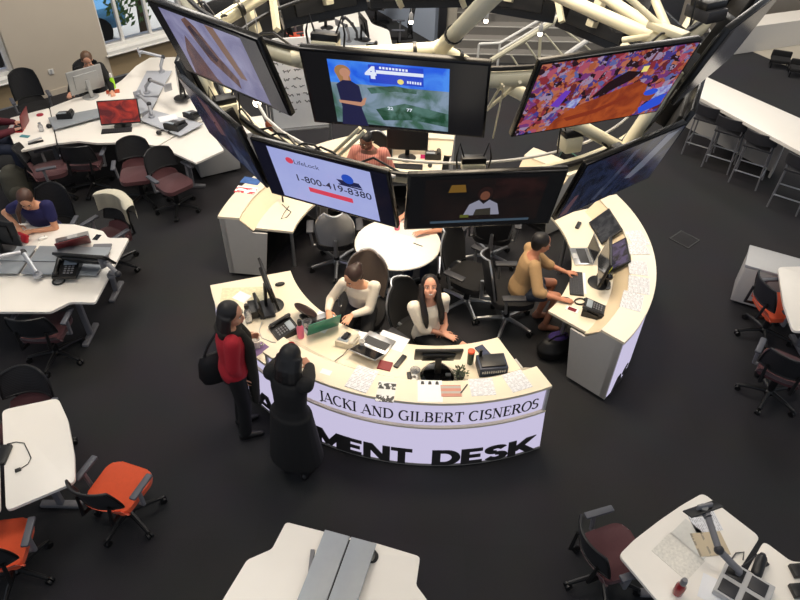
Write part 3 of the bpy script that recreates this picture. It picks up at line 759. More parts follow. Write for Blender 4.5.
def exec_chair(bm_=M_blkfab, metal=M_alu):
    t = thing('swivel_chair', 'x', 'chair')
    star(t, metal, .33)
    MB().box((0, 0, .40), (.26, .3, .06), .02).build('mechanism', M_blk, t)
    outline = rpoly([(-.23, -.22), (-.25, .1), (-.2, .26), (.2, .26), (.25, .1), (.23, -.22)], .14, 6)
    MB().prism(outline, .425, .50, .025).build('seat', M_blkfab, t)
    def bk(u, v):
        c = 2*u-1; w = .23*math.sqrt(max(.04, 1-max(0, (v-.45)/.62)**2.2)) * (.86+.14*min(1, v*2.2))
        x = c*w; y = -.25+.08*c*c-.10*v; z = .53+.50*v
        return Vector((x, y, z)), Vector((0, -1, .2)).normalized()
    mb = MB(); shell(mb, (14, 14), bk, .035); mb.build('backrest', bm_, t)
    rim = [bk(0, v/14)[0] for v in range(15)]+[bk(u/14, 1)[0] for u in range(1, 14)]+[bk(1, 1-v/14)[0] for v in range(15)]
    MB().tube([p+Vector((0, -.03, 0)) for p in rim], .011, 8).build('back_rim', metal, t)
    MB().tube([(0, -.1, .40), (0, -.32, .43), (0, -.33, .66)], [.035, .03, .02], 8).build('back_support', metal, t)
    for sx in (-1, 1):
        MB().tube([(sx*.12, -.06, .40), (sx*.28, -.08, .43), (sx*.30, -.1, .62)], [.018, .018, .016], 8).build('arm_post', metal, t)
        MB().box((sx*.30, -.02, .66), (.09, .26, .03), .014).build('armrest', M_dark, t)
    return t
def put(o, u, v, phi, label, group, z=.08, d=(0, 0)):
    q = P(u, v, z); return place(o, (q.x+d[0], q.y+d[1], 0), R(phi-90), label, group)
mar = task_chair(M_maroon); ora = task_chair(M_orange); exe = exec_chair()
exw = exec_chair(mat('pale_mesh_back', (150, 148, 144), .7, var=.05)); exb = exec_chair(mat('taupe_chair_back', (98, 84, 74), .85, var=.08)); blk = task_chair(M_blkfab, True)
G1, G2, G3 = 'maroon seated office chairs', 'orange seated office chairs', 'black swivel chairs inside the desk ring'
put(ora, 129, 512, 72, 'orange office chair standing free beside the lower left desk', G2)
put(copy_tree(ora), 16, 570, 100, 'orange office chair at the lower left edge, below the white desk', G2)
put(copy_tree(ora), 764, 330, 5, 'orange office chair at the right edge in front of the low cabinet', G2)
put(mar, 40, 446, 276, 'black mesh office chair behind the lower left desk, its seat hidden by the desktop', G1)
put(copy_tree(mar), 57, 352, 92, 'office chair pushed under the near side of the left middle desk', G1)
put(copy_tree(mar), 178, 205, 318, 'maroon seated office chair nearest the grey pedestal and the desk ring', G1)
put(copy_tree(mar), 143, 196, 285, 'maroon seated office chair with its striped mesh back against the window desk', G1)
put(copy_tree(mar), 94, 184, 96, 'maroon seated office chair tucked under the window desk, seen from behind', G1)
put(copy_tree(mar), 57, 192, 25, 'maroon seated office chair turned sideways behind the grey backpack', G1)
put(copy_tree(mar), 116, 262, 240, 'maroon seated office chair with a cream garment draped over its back', G1)
put(copy_tree(mar), 602, 575, 18, 'maroon seated office chair at the corner of the lower right desk', G1)
put(copy_tree(mar), 769, 392, 55, 'dark office chair standing alone at the right edge below the orange one', G1)
put(blk, 42, 128, 305, 'large black high backed office chair standing by the wall behind the window desk', 'black office chairs')
put(exw, 337, 262, 96, 'swivel chair with a pale back turned towards the left desk', G3)
put(exe, 466, 301, -35, 'empty black swivel chair between the smiling woman and the woman in tan', G3)
# ================================================================ the hanging ring of screens
TVW, TVH = 1.10, .60
UP = dict(r=2.496, z=3.704, t=.35, p=-8.8); LO = dict(r=2.243, z=2.81, t=.304, p=6.3)
M_bezel = mat('black_screen_bezel', (9, 9, 10), .25, var=.1); M_back = mat('black_screen_back', (24, 24, 25), .5, var=.1)
def make_tv(tier, k, label, layers, bez=None):
    """layers: list of (polygon in 0..1 picture coordinates, material)"""
    a = R(tier['p']+29.9*k); z = tier['z'] + (.035*max(0, 2.2-2.2*math.cos(a)) if tier is LO else 0)
    tl = tier['t']
    c = Vector((CX+tier['r']*math.sin(a), CY-tier['r']*math.cos(a), z))
    t = thing('hanging_screen', label, 'screen', c)
    t.rotation_euler = (tl, 0, a); t['group'] = 'screens on the hanging ring'
    b = .016
    mb = MB(); mb.box((0, .025, 0), (TVW, .045, TVH), .006); mb.build('housing', M_bezel, t)
    MB().box((0, .062, -.03), (TVW*.72, .035, TVH*.62), .012).build('rear_cover', M_back, t)
    W_, H_ = TVW-2*b, TVH-2*b; ms = []; mb = MB()
    for n, (pl, m) in enumerate(layers):
        if m not in ms: ms.append(m)
        mb.mi = ms.index(m)
        mb.poly([(-W_/2+W_*x, .0005-.0006*(n+1), -H_/2+H_*y) for x, y in pl])
    mb.build('display', ms, t, fix=False)
    MB().box((0, .12, 0), (.1, .1, .3), .01).build('mount_bracket', M_cream if k in (4, 5, 6, 7, 8) else M_blk, t)
    return t
FULL = [(0, 0), (1, 0), (1, 1), (0, 1)]
def rect(x0, y0, x1, y1): return [(x0, y0), (x1, y0), (x1, y1), (x0, y1)]
def ell(cx, cy, rx, ry, n=18, a0=0, a1=360): return [(cx+rx*math.cos(R(a0+(a1-a0)*i/n)), cy+ry*math.sin(R(a0+(a1-a0)*i/n))) for i in range(n)]
def etext(t, body, size, x, y, m, off=0.0, name='screen_text', rot=0):
    bm = text_bm(body, size, off, 0); W_, H_ = TVW-.032, TVH-.032
    bmesh.ops.transform(bm, matrix=Matrix.Translation((-W_/2+W_*x, -.008, -H_/2+H_*y)) @ Matrix.Rotation(R(90), 4, 'X') @ Matrix.Rotation(rot, 4, 'Z'), verts=bm.verts)
    mb = MB(); mb.merge(bm); return mb.build(name, m, t, fix=False)
D_blk = emit('screen_black', (12, 12, 14), .6); D_pil = emit('screen_pillar_black', (16, 15, 17), .8)
# upper tier -------------------------------------------------------------------------------
D_sky = emit('screen_weather_blue', (30, 92, 226), .95, (70, 140, 240), 5, 1); D_map = emit('screen_weather_map', (70, 112, 92), .7, (150, 172, 196), 5, 1.2)
D_mapg = emit('screen_weather_green', (34, 82, 56), .65, (96, 138, 128), 9, 1); D_navy = emit('screen_navy_dress', (36, 36, 74), .8); D_face = emit('screen_face', (206, 150, 122), .8)
D_hair = emit('screen_blond_hair', (176, 130, 84), .8); D_bar = emit('screen_title_bar', (18, 60, 196), .95); D_wht = emit('screen_white', (226, 234, 250), .95); D_yel = emit('screen_sun', (238, 220, 120), .95)
wl, wr = .1, .79
weather = make_tv(UP, 0, 'upper hanging screen showing a weather forecast with a blond presenter in a navy dress', [
    (FULL, D_pil), (rect(.135, .03, .80, .925), D_map), (rect(.135, .62, .80, .925), D_sky),
    ([(.34, .58), (.5, .64), (.62, .6), (.62, .55), (.5, .56), (.36, .5)], D_mapg), ([(.38, .28), (.55, .4), (.8, .3), (.8, .1), (.6, .16), (.42, .12)], D_mapg),
    ([(.36, .9), (.66, .9), (.66, .66), (.36, .66)], D_bar), (rect(.40, .79, .66, .835), D_wht), (rect(0.420, .855, 0.432, .885), D_wht), (rect(0.438, .855, 0.450, .885), D_wht), (rect(0.456, .855, 0.468, .885), D_wht), (rect(0.474, .855, 0.486, .885), D_wht), (rect(0.492, .855, 0.504, .885), D_wht), (rect(0.510, .855, 0.522, .885), D_wht), (rect(0.528, .855, 0.540, .885), D_wht), (rect(0.546, .855, 0.558, .885), D_wht), (rect(0.564, .855, 0.576, .885), D_wht), (rect(0.570, .70, 0.579, .735), D_wht), (rect(0.584, .70, 0.593, .735), D_wht), (rect(0.598, .70, 0.607, .735), D_wht), (rect(0.612, .70, 0.621, .735), D_wht), (rect(0.626, .70, 0.635, .735), D_wht), (rect(0.640, .70, 0.649, .735), D_wht), (ell(.535, .72, .018, .035), D_yel),
    (ell(.215, .80, .045, .085), D_hair), ([(.17, .8), (.2, .62), (.26, .64), (.25, .78)], D_hair), (ell(.228, .785, .03, .062), D_face), ([(.215, .74), (.245, .74), (.245, .66), (.215, .66)], D_face),
    ([(.17, .62), (.21, .685), (.255, .685), (.3, .62), (.31, .42), (.30, .3), (.33, .03), (.17, .03), (.185, .3)], D_navy),
    ([(.17, .4), (.175, .36), (.3, .33), (.32, .36), (.335, .46), (.32, .46), (.3, .39)], D_face)])
etext(weather, '4', .115, .345, .735, D_wht, .008)
for (s_, x, y) in (('22', .45, .30), ('77', .56, .30)): etext(weather, s_, .035, x, y, D_wht, .001)
def crowd_mat():
    m, nt, N, L = new_mat('screen_crowd'); b = N['Principled BSDF']; b.inputs['Base Color'].default_value = (.01, .01, .01, 1); b.inputs['Roughness'].default_value = .15
    tc = N.new('ShaderNodeTexCoord'); v = N.new('ShaderNodeTexVoronoi'); v.inputs['Scale'].default_value = 24; v.inputs['Randomness'].default_value = .9
    nw = N.new('ShaderNodeTexNoise'); nw.inputs['Scale'].default_value = 14; L.new(tc.outputs['Object'], nw.inputs['Vector'])
    av = N.new('ShaderNodeVectorMath'); av.operation = 'MULTIPLY_ADD'; av.inputs[1].default_value = (.09, .09, .09); L.new(nw.outputs['Color'], av.inputs[0]); L.new(tc.outputs['Object'], av.inputs[2]); L.new(av.outputs[0], v.inputs['Vector'])
    sp = N.new('ShaderNodeSeparateColor'); L.new(v.outputs['Color'], sp.inputs[0])
    rp = N.new('ShaderNodeValToRGB'); rp.color_ramp.interpolation = 'CONSTANT'; e = rp.color_ramp.elements
    cols = [(206, 112, 72), (120, 44, 50), (140, 66, 140), (216, 126, 96), (84, 70, 160), (204, 96, 120), (184, 160, 194), (50, 24, 36), (200, 106, 70), (160, 54, 66), (110, 120, 190), (214, 140, 110)]
    while len(e) < len(cols): e.new(1)
    for i, c in enumerate(cols): e[i].position = i/len(cols); e[i].color = (*lin(c), 1)
    nz = N.new('ShaderNodeTexNoise'); nz.inputs['Scale'].default_value = 40; L.new(tc.outputs['Object'], nz.inputs['Vector'])
    ma = N.new('ShaderNodeMix'); ma.inputs[0].default_value = .16; L.new(sp.outputs[0], ma.inputs[2]); L.new(nz.outputs['Fac'], ma.inputs[3])
    L.new(ma.outputs[0], rp.inputs['Fac']); L.new(rp.outputs['Color'], b.inputs['Emission Color']); b.inputs['Emission Strength'].default_value = .6
    return m
D_or = emit('screen_orange_skin', (190, 88, 40), .7, (150, 60, 32), 8, 1); D_or2 = emit('screen_dark_orange', (140, 52, 28), .8); D_hd = emit('screen_dark_hair', (34, 14, 20), .8); D_blu = emit('screen_shirt_blue', (46, 84, 220), .85); D_lbl = emit('screen_pale_shirt', (176, 188, 226), .85, (120, 110, 190), 30)
crowd = make_tv(UP, 1, 'upper hanging screen showing a colourful crowd with an orange shoulder in front', [
    (FULL, crowd_mat()), ([(.20, .0), (.24, .16), (.32, .3), (.45, .38), (.62, .5), (.72, .56), (.80, .48), (.82, .3), (.84, .1), (.80, 0)], D_or), ([(.3, .16), (.5, .22), (.68, .36), (.7, .32), (.52, .16), (.33, .1)], D_or2),
    ([(.42, .4), (.5, .62), (.6, .74), (.7, .7), (.66, .6), (.52, .46)], D_hd), ([(.86, .02), (.99, .12), (.99, .3), (.9, .24), (.83, .12)], D_blu), ([(.84, .3), (.88, .4), (.99, .44), (.99, .32), (.9, .24)], D_lbl), (ell(.855, .30, .045, .08), emit('screen_face_2', (150, 70, 40), .8)), (ell(.855, .36, .05, .05), D_blu),
    ([(.27, .34), (.3, .44), (.36, .46), (.34, .3)], D_lbl), ([(.16, .4), (.22, .6), (.26, .58), (.22, .36)], emit('screen_purple', (110, 60, 190), .85)), (rect(.69, .7, .73, .78), D_yel)])
D_pk = emit('screen_pale_lilac', (168, 166, 202), .65, (134, 132, 172), 4, 1); D_br = emit('screen_brown_blur', (120, 84, 84), .6, (88, 66, 80), 6, 2)
upl = make_tv(UP, -1, 'upper hanging screen at the left showing a blurred person in front of pale lilac', [
    (FULL, D_pil), (rect(.10, .03, .86, .96), D_pk), ([(.12, .03), (.16, .4), (.24, .66), (.3, .4), (.36, .1), (.4, .03)], D_br), ([(.30, .9), (.36, .96), (.42, .86), (.52, .5), (.62, .25), (.6, .1), (.4, .4), (.33, .7)], emit('screen_brown_2', (138, 104, 96), .6, (92, 62, 62), 6, 2)),
    ([(.33, .82), (.37, .86), (.44, .66), (.5, .46), (.46, .4), (.38, .56)], emit('screen_dark_blur', (78, 62, 78), .6, (58, 46, 60), 8, 1)), ([(.54, .96), (.62, .96), (.68, .6), (.72, .3), (.66, .3), (.6, .6)], emit('screen_tan_blur', (150, 116, 100), .6)), (rect(.86, .0, 1, 1), emit('screen_grey_strip', (66, 66, 74), .6))])
D_glare = emit('screen_grey_glare', (66, 66, 70), .55, (50, 50, 56), 3)  # glare on the screen seen at a grazing angle, painted as grey emission
make_tv(UP, 2, 'upper hanging screen at the right, seen almost edge on', [(FULL, D_glare), (rect(.0, .02, .1, .98), D_pil)])
make_tv(UP, 3, 'upper hanging screen at the upper right corner, its back to the photo', [(FULL, D_blk)])
# lower tier -------------------------------------------------------------------------------
D_call = emit('screen_pale_blue', (168, 176, 232), .85, (176, 184, 236), 3); D_txt = emit('screen_dark_text', (58, 60, 84), .6); D_redb = emit('screen_red', (224, 70, 92), .85); D_bl2 = emit('screen_logo_blue', (40, 84, 200), .8); D_nv = emit('screen_logo_navy', (34, 40, 84), .7)
phone = make_tv(LO, -1, 'lower hanging screen with a phone number in dark figures on pale blue', [
    (FULL, emit('screen_navy_black', (10, 12, 34), .6)), (rect(.11, .03, .885, .97), D_call), (ell(.265, .80, .03, .055), D_redb), (rect(.355, .27, .70, .36), D_redb),
    ([(.61, .68), (.78, .70), (.80, .62), (.64, .60)], D_nv), (ell(.70, .73, .045, .085), D_bl2), (rect(.62, .585, .8, .61), D_nv)])
etext(phone, 'LifeLock', .062, .30, .775, D_txt, .0)
etext(phone, '1-800-419-8380', .098, .27, .455, D_txt, .001)
D_dk = emit('screen_dark_room', (14, 11, 11), .7, (28, 17, 15), 4); D_lamp = emit('screen_lamp_shade', (126, 92, 34), .7); D_fc = emit('screen_face_dark', (120, 74, 56), .7); D_ws = emit('screen_white_blouse', (150, 150, 168), .75); D_cap = emit('screen_caption_bar', (70, 88, 104), .7); D_red2 = emit('screen_dark_red', (46, 24, 22), .6, (22, 12, 12), 8)
dark = make_tv(LO, 0, 'lower hanging screen showing a person in a white blouse in a dark room', [
    (FULL, D_blk), (rect(.10, .1, .90, .94), D_dk), (rect(.56, .55, .9, .92), D_red2), ([(.255, .70), (.27, .84), (.36, .84), (.375, .70)], D_lamp), (ell(.505, .66, .05, .13), emit('screen_hair_dark', (40, 22, 20), .7)), (ell(.505, .62, .032, .085), D_fc),
    ([(.38, .24), (.41, .46), (.47, .54), (.505, .46), (.54, .54), (.60, .46), (.63, .24)], D_ws), ([(.45, .24), (.46, .36), (.56, .38), (.57, .24)], emit('screen_olive', (58, 54, 46), .7)), (rect(.16, .10, .85, .145), D_cap), (rect(.36, .2, .42, .26), emit('screen_green_yellow', (96, 100, 40), .7))])
D_b1 = emit('screen_deep_blue', (14, 18, 32), .6, (38, 48, 78), 5, 2); D_b2 = emit('screen_blue_beam', (84, 92, 116), .5, (50, 60, 92), 8)
make_tv(LO, 1, 'lower hanging screen at the right with a dark blue picture', [(FULL, D_b1), ([(.3, .1), (.42, .5), (.5, .9), (.56, .9), (.46, .4), (.36, .08)], D_b2), ([(.6, .3), (.82, .96), (.95, .96), (.78, .4), (.68, .25)], emit('screen_grey_blue', (104, 110, 126), .7)), ([(.0, .05), (.06, .4), (.1, .4), (.08, .05)], D_br)])
make_tv(LO, -2, 'lower hanging screen at the left, turned away and showing a dark blue picture', [(FULL, D_b1), ([(.3, .95), (.5, .95), (.6, .5), (.45, .4)], D_br), ([(.6, .5), (.85, .3), (.9, .05), (.6, .05)], D_b2)])
make_tv(LO, 2, 'lower hanging screen edge on behind the right hand dark blue one', [(FULL, D_b1)])
make_tv(LO, 3, 'lower hanging screen seen from behind, just right of the crowd picture', [(FULL, D_blk)])
make_tv(LO, 4, 'far hanging screen seen from behind, above and left of the crowd picture', [(FULL, D_blk)])
make_tv(LO, 5, 'far hanging screen seen from behind in front of the staircase', [(FULL, D_blk)])
make_tv(LO, 6, 'far hanging screen seen from behind at the top centre', [(FULL, D_blk)])
make_tv(LO, 7, 'far hanging screen seen from behind above the white desk at the back', [(FULL, D_blk)])
make_tv(LO, 8, 'far hanging screen seen from behind, leftmost of the far row', [(FULL, D_blk)])
make_tv(LO, 9, 'lower hanging screen edge on behind the left pair of screens', [(FULL, D_blk)])
# truss ------------------------------------------------------------------------------------
tr_ = thing('ring_truss', 'cream tubular ring truss that carries the hanging screens', 'truss', (CX, CY, 2.7))
def ring(r, z, rad, name, m, seg=12, tilt=0.0):
    pts = [Vector((CX+r*math.cos(R(a)), CY+r*math.sin(R(a)), z+tilt*(r*math.sin(R(a))+r))) for a in range(0, 360, 4)]
    return MB().tube(pts, rad, seg, closed=True).build(name, m, tr_, True)
ring(2.2, 3.70, .055, 'upper_ring_tube', M_cream); MB().tube(arcpts(2.0, 165, 378, 2.85, 60), .05, 12).build('lower_ring_tube', M_cream, tr_, True)
ring(2.22, 3.775, .018, 'cable_tray', M_blk, 8); ring(2.06, 2.9, .022, 'cable_tray', M_blk, 8, .02)
MB().tube(arcpts(1.86, 256, 372, 2.9, 30), .011, 8).build('rail', M_lgrey, tr_, True)
def strut(a, b, r=.05, name='strut'):
    o = MB().tube([a, (a+b)/2, b], r, 12).build(name, M_cream, tr_, True)
    return o
def band(p, d, r=.058):
    d = d.normalized(); MB().cyl(p-d*.012, p+d*.012, r, seg=14).build('cable_tie', M_blk, tr_, True)
J = P(440, 49, 3.78); J1 = P(292, 58, 3.72); J2 = P(500, -12, 4.5); J3 = P(624, 150, 2.88)
strut(J, J1, .048); strut(J, J2, .048); strut(J, J3, .048)
MB().ball(J, .062).build('node', M_cream, tr_, True)
for f_ in (.16, .12): pass
band(J.lerp(J1, .17), J1-J); band(J.lerp(J2, .3), J2-J); band(J.lerp(J3, .08), J3-J)
K1 = P(716, -16, 3.86)
strut(P(623, 151, 2.86), P(678, 70, 3.5), .05)
N1 = P(668, 44, 3.72)
strut(P(545, -10, 3.74), N1, .05); strut(P(588, -14, 3.78), P(674, 42, 3.74), .042)
strut(P(620, -10, 4.0), P(676, 40, 3.76), .022); strut(P(655, 0, 3.9), P(672, 40, 3.76), .03); strut(P(623, 40, 3.66), P(652, 36, 3.74), .022)
strut(P(682, 46, 3.66), K1, .075)
MB().ball(N1, .08).build('node', M_cream, tr_, True)
MB().box(P(668, 30, 3.82), (.1, .3, .05), .01, rot=(0, 0, R(35))).build('gusset_plate', M_cream, tr_, True)
L1 = P(216, 24, 3.74); strut(L1, P(280, -16, 3.9), .05); strut(P(222, 14, 3.82), P(262, -10, 3.9), .012)
band(P(240, 8, 3.82), P(280, -16, 3.9)-L1)
strut(P(198, 66, 3.25), P(224, 116, 2.86), .04); strut(P(208, 74, 3.2), P(216, 104, 2.95), .022)
strut(P(326, 160, 2.86), P(360, 128, 3.2), .014); strut(P(331, 163, 2.86), P(365, 131, 3.2), .014)
strut(P(475, 130, 3.0), P(502, 84, 3.7), .008); strut(P(493, 138, 2.86), P(504, 86, 3.7), .006)
strut(P(484, 112, 3.3), P(520, 82, 3.7), .012)
# hanger posts between the far screens
for (u, v0, v1, z) in ((274, -6, 30, 3.0), (398, -6, 6, 3.0), (461, -8, 6, 3.0), (559, -4, 22, 3.0)):
    a = P(u-2, v0, z+.1); b = P(u+3, v1, z-.1); MB().tube([a, b], .04, 4).build('hanger_post', M_cream, tr_, True)
# cables looping round the tubes
rnd = random.Random(3)
def wire(pts, r=.006, m=M_blk, name='cable'):
    MB().tube(pts, r, 6).build(name, m, tr_, True)
for k in range(7):
    a0 = rnd.uniform(-70, 0) if k < 4 else rnd.uniform(190, 250); pts = []
    for i in range(12):
        a = a0+i*3; pts.append(Vector((CX+2.18*math.cos(R(a)), CY+2.18*math.sin(R(a)), 3.77+.05*math.sin(i*1.3+k)+.0*k)))
    wire(pts, .009)
for k in range(6):
    a0 = rnd.uniform(-75, 10) if k < 4 else rnd.uniform(190, 235); pts = []
    for i in range(12):
        a = a0+i*3; pts.append(Vector((CX+2.05*math.cos(R(a)), CY+2.05*math.sin(R(a)), 2.95+.05*math.sin(i*1.7+k))))
    wire(pts, .009)
pts = [P(u, v, 3.55) for u, v in ((703, 34), (706, 46), (704, 56), (712, 50), (716, 36), (722, 26), (730, 20), (742, 8), (750, -4))]
wire(pts, .008); wire([p+Vector((.06, .05, .02)) for p in pts[::-1]], .007, M_lgrey)
wire([P(u, v, 2.95) for u, v in ((258, 104), (266, 118), (282, 132), (305, 145), (330, 157), (352, 164), (395, 177))], .014, M_lgrey, 'conduit')
wire([P(u, v, 2.95) for u, v in ((322, 170), (312, 152), (300, 142))], .006)
# power and control boxes clamped on the tubes
def cbox(u, v, z, d, rz, label, dark=False):
    q = P(u, v, z); t = thing('control_box', label, 'box', (q.x, q.y, q.z-d[2]/2), rz, 'control boxes on the truss')
    MB().box((0, 0, d[2]/2), d, .012).build('housing', M_dark if dark else M_cream, t)
    MB().box((0, 0, d[2]+.02), (d[0]*1.05, d[1]*.7, .05), .008).build('connector_block', M_blk, t)
    for s_ in (-1, 1): MB().tube([(s_*d[0]*.4, 0, d[2]+.03), (s_*d[0]*.62, .02, d[2]+.14), (s_*d[0]*.75, .0, d[2]+.04), (s_*d[0]*.66, 0, -.02)], .007, 6).build('cable', M_blk, t)
cbox(326, 46, 3.80, (.17, .12, .09), R(-10), 'cream power box with looping cables above the weather picture')
cbox(226, 110, 2.98, (.16, .16, .14), R(30), 'cream power box on the lower ring at the left, between the screens')
cbox(570, 142, 2.98, (.14, .14, .12), R(20), 'cream box on a strut below the crowd picture')
cbox(473, 166, 2.94, (.17, .1, .07), R(5), 'cream power box above the dark room picture')
cbox(706, 12, 3.98, (.18, .2, .08), R(30), 'dark power box in the tangle of cables at the upper right', True)
# small hanging lamps
M_bulb = emit('warm_lamp_glow', (255, 244, 220), 9, gloss=False)
def pendant(u, v, z, label, copper=False):
    q = P(u, v, z); t = thing('pendant_lamp', label, 'lamp', q, 0, 'small hanging lamps')
    MB().lathe([(.022, .02), (.03, .03), (.032, .11), (.012, .14)], seg=14).build('lamp_socket', mat('copper_socket', (150, 84, 60), .4, metal=.4) if copper else M_lgrey, t)
    MB().ball((0, 0, .0), .034).build('bulb', M_bulb, t)
    MB().tube([(0, 0, .14), (0, 0, 3.2)], .004, 6).build('cord', M_lgrey, t)
pendant(257, 103, 2.9, 'small glowing lamp at the end of the white conduit on the left', True); pendant(270, 135, 2.6, 'small glowing copper lamp left of the phone number picture', True)
pendant(411, 22, 1.9, 'small glowing lamp hanging in front of the pale back wall'); pendant(486, 21, 1.9, 'small glowing lamp beside the upper stair handrail'); pendant(540, 34, 1.9, 'small glowing lamp in front of the sloping stair flight')
# ================================================================ people
def voxel(mb, size, smooth, fac=.5):
    """one closed surface grown from overlapping shapes"""
    me = bpy.data.meshes.new('tmp'); bmesh.ops.recalc_face_normals(mb.bm, faces=mb.bm.faces); mb.bm.to_mesh(me); mb.bm.free()
    o = bpy.data.objects.new('tmp', me); COL.objects.link(o)
    m = o.modifiers.new('r', 'REMESH'); m.mode = 'VOXEL'; m.voxel_size = size
    if smooth: s = o.modifiers.new('s', 'SMOOTH'); s.factor = fac; s.iterations = smooth
    dg = bpy.context.evaluated_depsgraph_get(); dg.update()
    r = bpy.data.meshes.new_from_object(o.evaluated_get(dg))
    bm = bmesh.new(); bm.from_mesh(r)
    bpy.data.objects.remove(o); bpy.data.meshes.remove(me); bpy.data.meshes.remove(r)
    out = MB(); out.bm.free(); out.bm = bm
    return out
M_eye = mat('eye_white', (232, 228, 220), .3); M_iris = mat('dark_iris', (34, 22, 16), .3); M_shoe = mat('black_shoe_leather', (20, 19, 20), .4)
M_nails = None
def ik(S, Wt, l1, l2, hint):
    d = Wt-S; L = min(d.length, (l1+l2)*.999); n = d.normalized()
    Wt = S+n*L
    a = (l1*l1-l2*l2+L*L)/(2*L); h = math.sqrt(max(0, l1*l1-a*a))
    q = (hint-n*hint.dot(n)).normalized()
    return S+n*a+q*h, Wt
def hand(mb, w, d, pn, side, curl=.5, k=1.0):
    """palm and five fingers; d = direction of the fingers, pn = palm normal, side = towards the thumb"""
    d = d.normalized(); pn = (pn-d*pn.dot(d)).normalized(); side = (side-d*side.dot(d)-pn*side.dot(pn)).normalized()
    mb.loft([w-d*.02, w+d*.02, w+d*.055, w+d*.088], [.022*k, .031*k, .039*k, .037*k], [.017*k, .015*k, .014*k, .011*k], side)
    for i, ln in enumerate((.068, .077, .071, .055)):
        off = (.027-.0185*i); q = w+d*(.088-.004*abs(i-1))+side*off; dd = (d+side*(.16-.11*i)).normalized(); c = curl*(.85+.15*i)
        prev = q-dd*.012; ang = 0
        for j in range(3):
            ang += c*(.35, .6, .5)[j]
            v = dd*math.cos(ang)+pn*math.sin(ang); nx = q+v*ln*(.44, .31, .25)[j]
            mb.caps(prev, nx, (.0092-.0009*j)*k, (.0083-.0009*j)*k, 8); prev = q = nx
    b = w+d*.022+side*.028; t1 = b+(d*.55+side*.75+pn*.3).normalized()*.034; t2 = t1+(d*.85+side*.3+pn*.35).normalized()*.03; t3 = t2+(d*.95+pn*.3).normalized()*.022
    mb.caps(w+d*.01+side*.012, b, .014*k, .013*k, 8).caps(b, t1, .0125*k, .0105*k, 8).caps(t1, t2, .0105*k, .0095*k, 8).caps(t2, t3, .0095*k, .0075*k, 8)
SKIN = {}
def skin(name, rgb): return mat('skin_'+name, rgb, .55, var=.05, scale=12)
def person(label, loc, phi, kind='sit', lean=8, head=(0, 0), hands=(None, None), palms=None, skin_rgb=(205, 150, 120), hair=None, top=None, bottom=None, shoes=M_shoe, s=1.0, male=False, feet=None, smile=False, turn=0, seat=.475, curl=(.5, .5), legs=None, elbow_out=(1.0, 1.0), hpx=None, chair=None, ehint=None):
    """hands: world points of the wrists (right, left); hair/top/bottom: dicts; phi: world heading in degrees"""
    t = thing('person', label, 'person', (loc[0], loc[1], 0), R(phi-90))
    V = Vector; X = V((1, 0, 0)); sm = skin(label[:24], skin_rgb)
    sh = .185 if male else .165
    if kind == 'sit':
        hip = V((0, 0, seat+.10)); knee = {-1: V((-.12, .40, seat+.05)), 1: V((.12, .40, seat+.05))}; ank = {-1: V((-.12, .40, .085)), 1: V((.12, .40, .085))}
    else:
        hip = V((0, 0, .93*s)); knee = {-1: V((-.09, .02, .49*s)), 1: V((.09, .02, .49*s))}; ank = {-1: V((-.095, -.02, .085)), 1: V((.095, -.02, .085))}
    if legs:
        for k_, v in legs.get('knee', {}).items(): knee[k_] = V(v)
        for k_, v in legs.get('ank', {}).items(): ank[k_] = V(v)
    Lm = Matrix.Rotation(R(turn), 3, 'Z') @ Matrix.Rotation(R(-lean), 3, 'X')
    def up(x, y, z):                                   # torso space -> local, z measured up the spine from the hip
        f = min(1, max(0, z/.3)); return hip + (Lm @ V((x, y, z*s)))*1.0
    neck = up(0, -.015, .50); sho = {-1: up(-sh, -.01, .44), 1: up(sh, -.01, .44)}
    hy, hp = head
    Hm = Matrix.Rotation(R(hy), 3, 'Z') @ Matrix.Rotation(R(-hp), 3, 'X')
    nb = up(0, .0, .545)
    hc = nb + Hm @ V((0, .025, .10)); Hf = Hm @ V((0, 1, 0)); Hu = Hm @ V((0, 0, 1)); Hx = Hm @ X
    H = lambda x, y, z: hc + Hx*x + Hf*y + Hu*z
    if hpx is not None:
        q_ = P(hpx[0], hpx[1], hc.z); o_ = Matrix.Rotation(R(phi-90), 3, 'Z') @ hc
        t.location = (q_.x-o_.x, q_.y-o_.y, 0)
    Minv = Matrix.LocRotScale(t.location, t.rotation_euler, None).inverted()
    toL = lambda p: Minv @ Vector(p)
    if chair:
        proto, clabel, cgroup, cback, fresh = chair
        cc = proto if fresh else copy_tree(proto)
        dv_ = Vector((math.cos(R(phi)), math.sin(R(phi)), 0)); place(cc, Vector(t.location)-dv_*cback, R(phi-90), clabel, cgroup)
    l1, l2 = .285*s, .25*s
    elb, wri = {}, {}
    for i, sd in enumerate((1, -1)):
        if hands[i] is None: w = sho[sd]+V((sd*.06, .08, -.50*s))
        else: w = toL(hands[i])
        eo = elbow_out[i]
        elb[sd], wri[sd] = ik(sho[sd], w, l1, l2, (V((sd*ehint[i][0], ehint[i][1], ehint[i][2])) if ehint and ehint[i] else V((sd*.55*eo, -.6, -.75))))
    # ---- body: one surface
    mb = MB()
    def torso(b, g, z0=-.10, z1=.50):
        rows = [(-.10, .135, .10), (0, .165, .115), (.12, .135, .095), (.24, .14, .105), (.34, .155, .108), (.43, .15, .082), (.49, .07, .06)]
        if male: rows = [(z, rx*1.1, ry*1.05) for z, rx, ry in rows]
        rows = [q for q in rows if z0-.001 <= q[0] <= z1]
        b.loft([up(0, -.005 if q[0] > .4 else 0, q[0]) for q in rows], [q[1]*s+g for q in rows], [q[2]*s+g for q in rows], Lm @ X, 20)
    torso(mb, -.004)
    mb.caps(up(0, -.01, .46), nb+Hm @ V((0, .005, .03)), .056, .05)
    Rq = Hm.to_4x4()
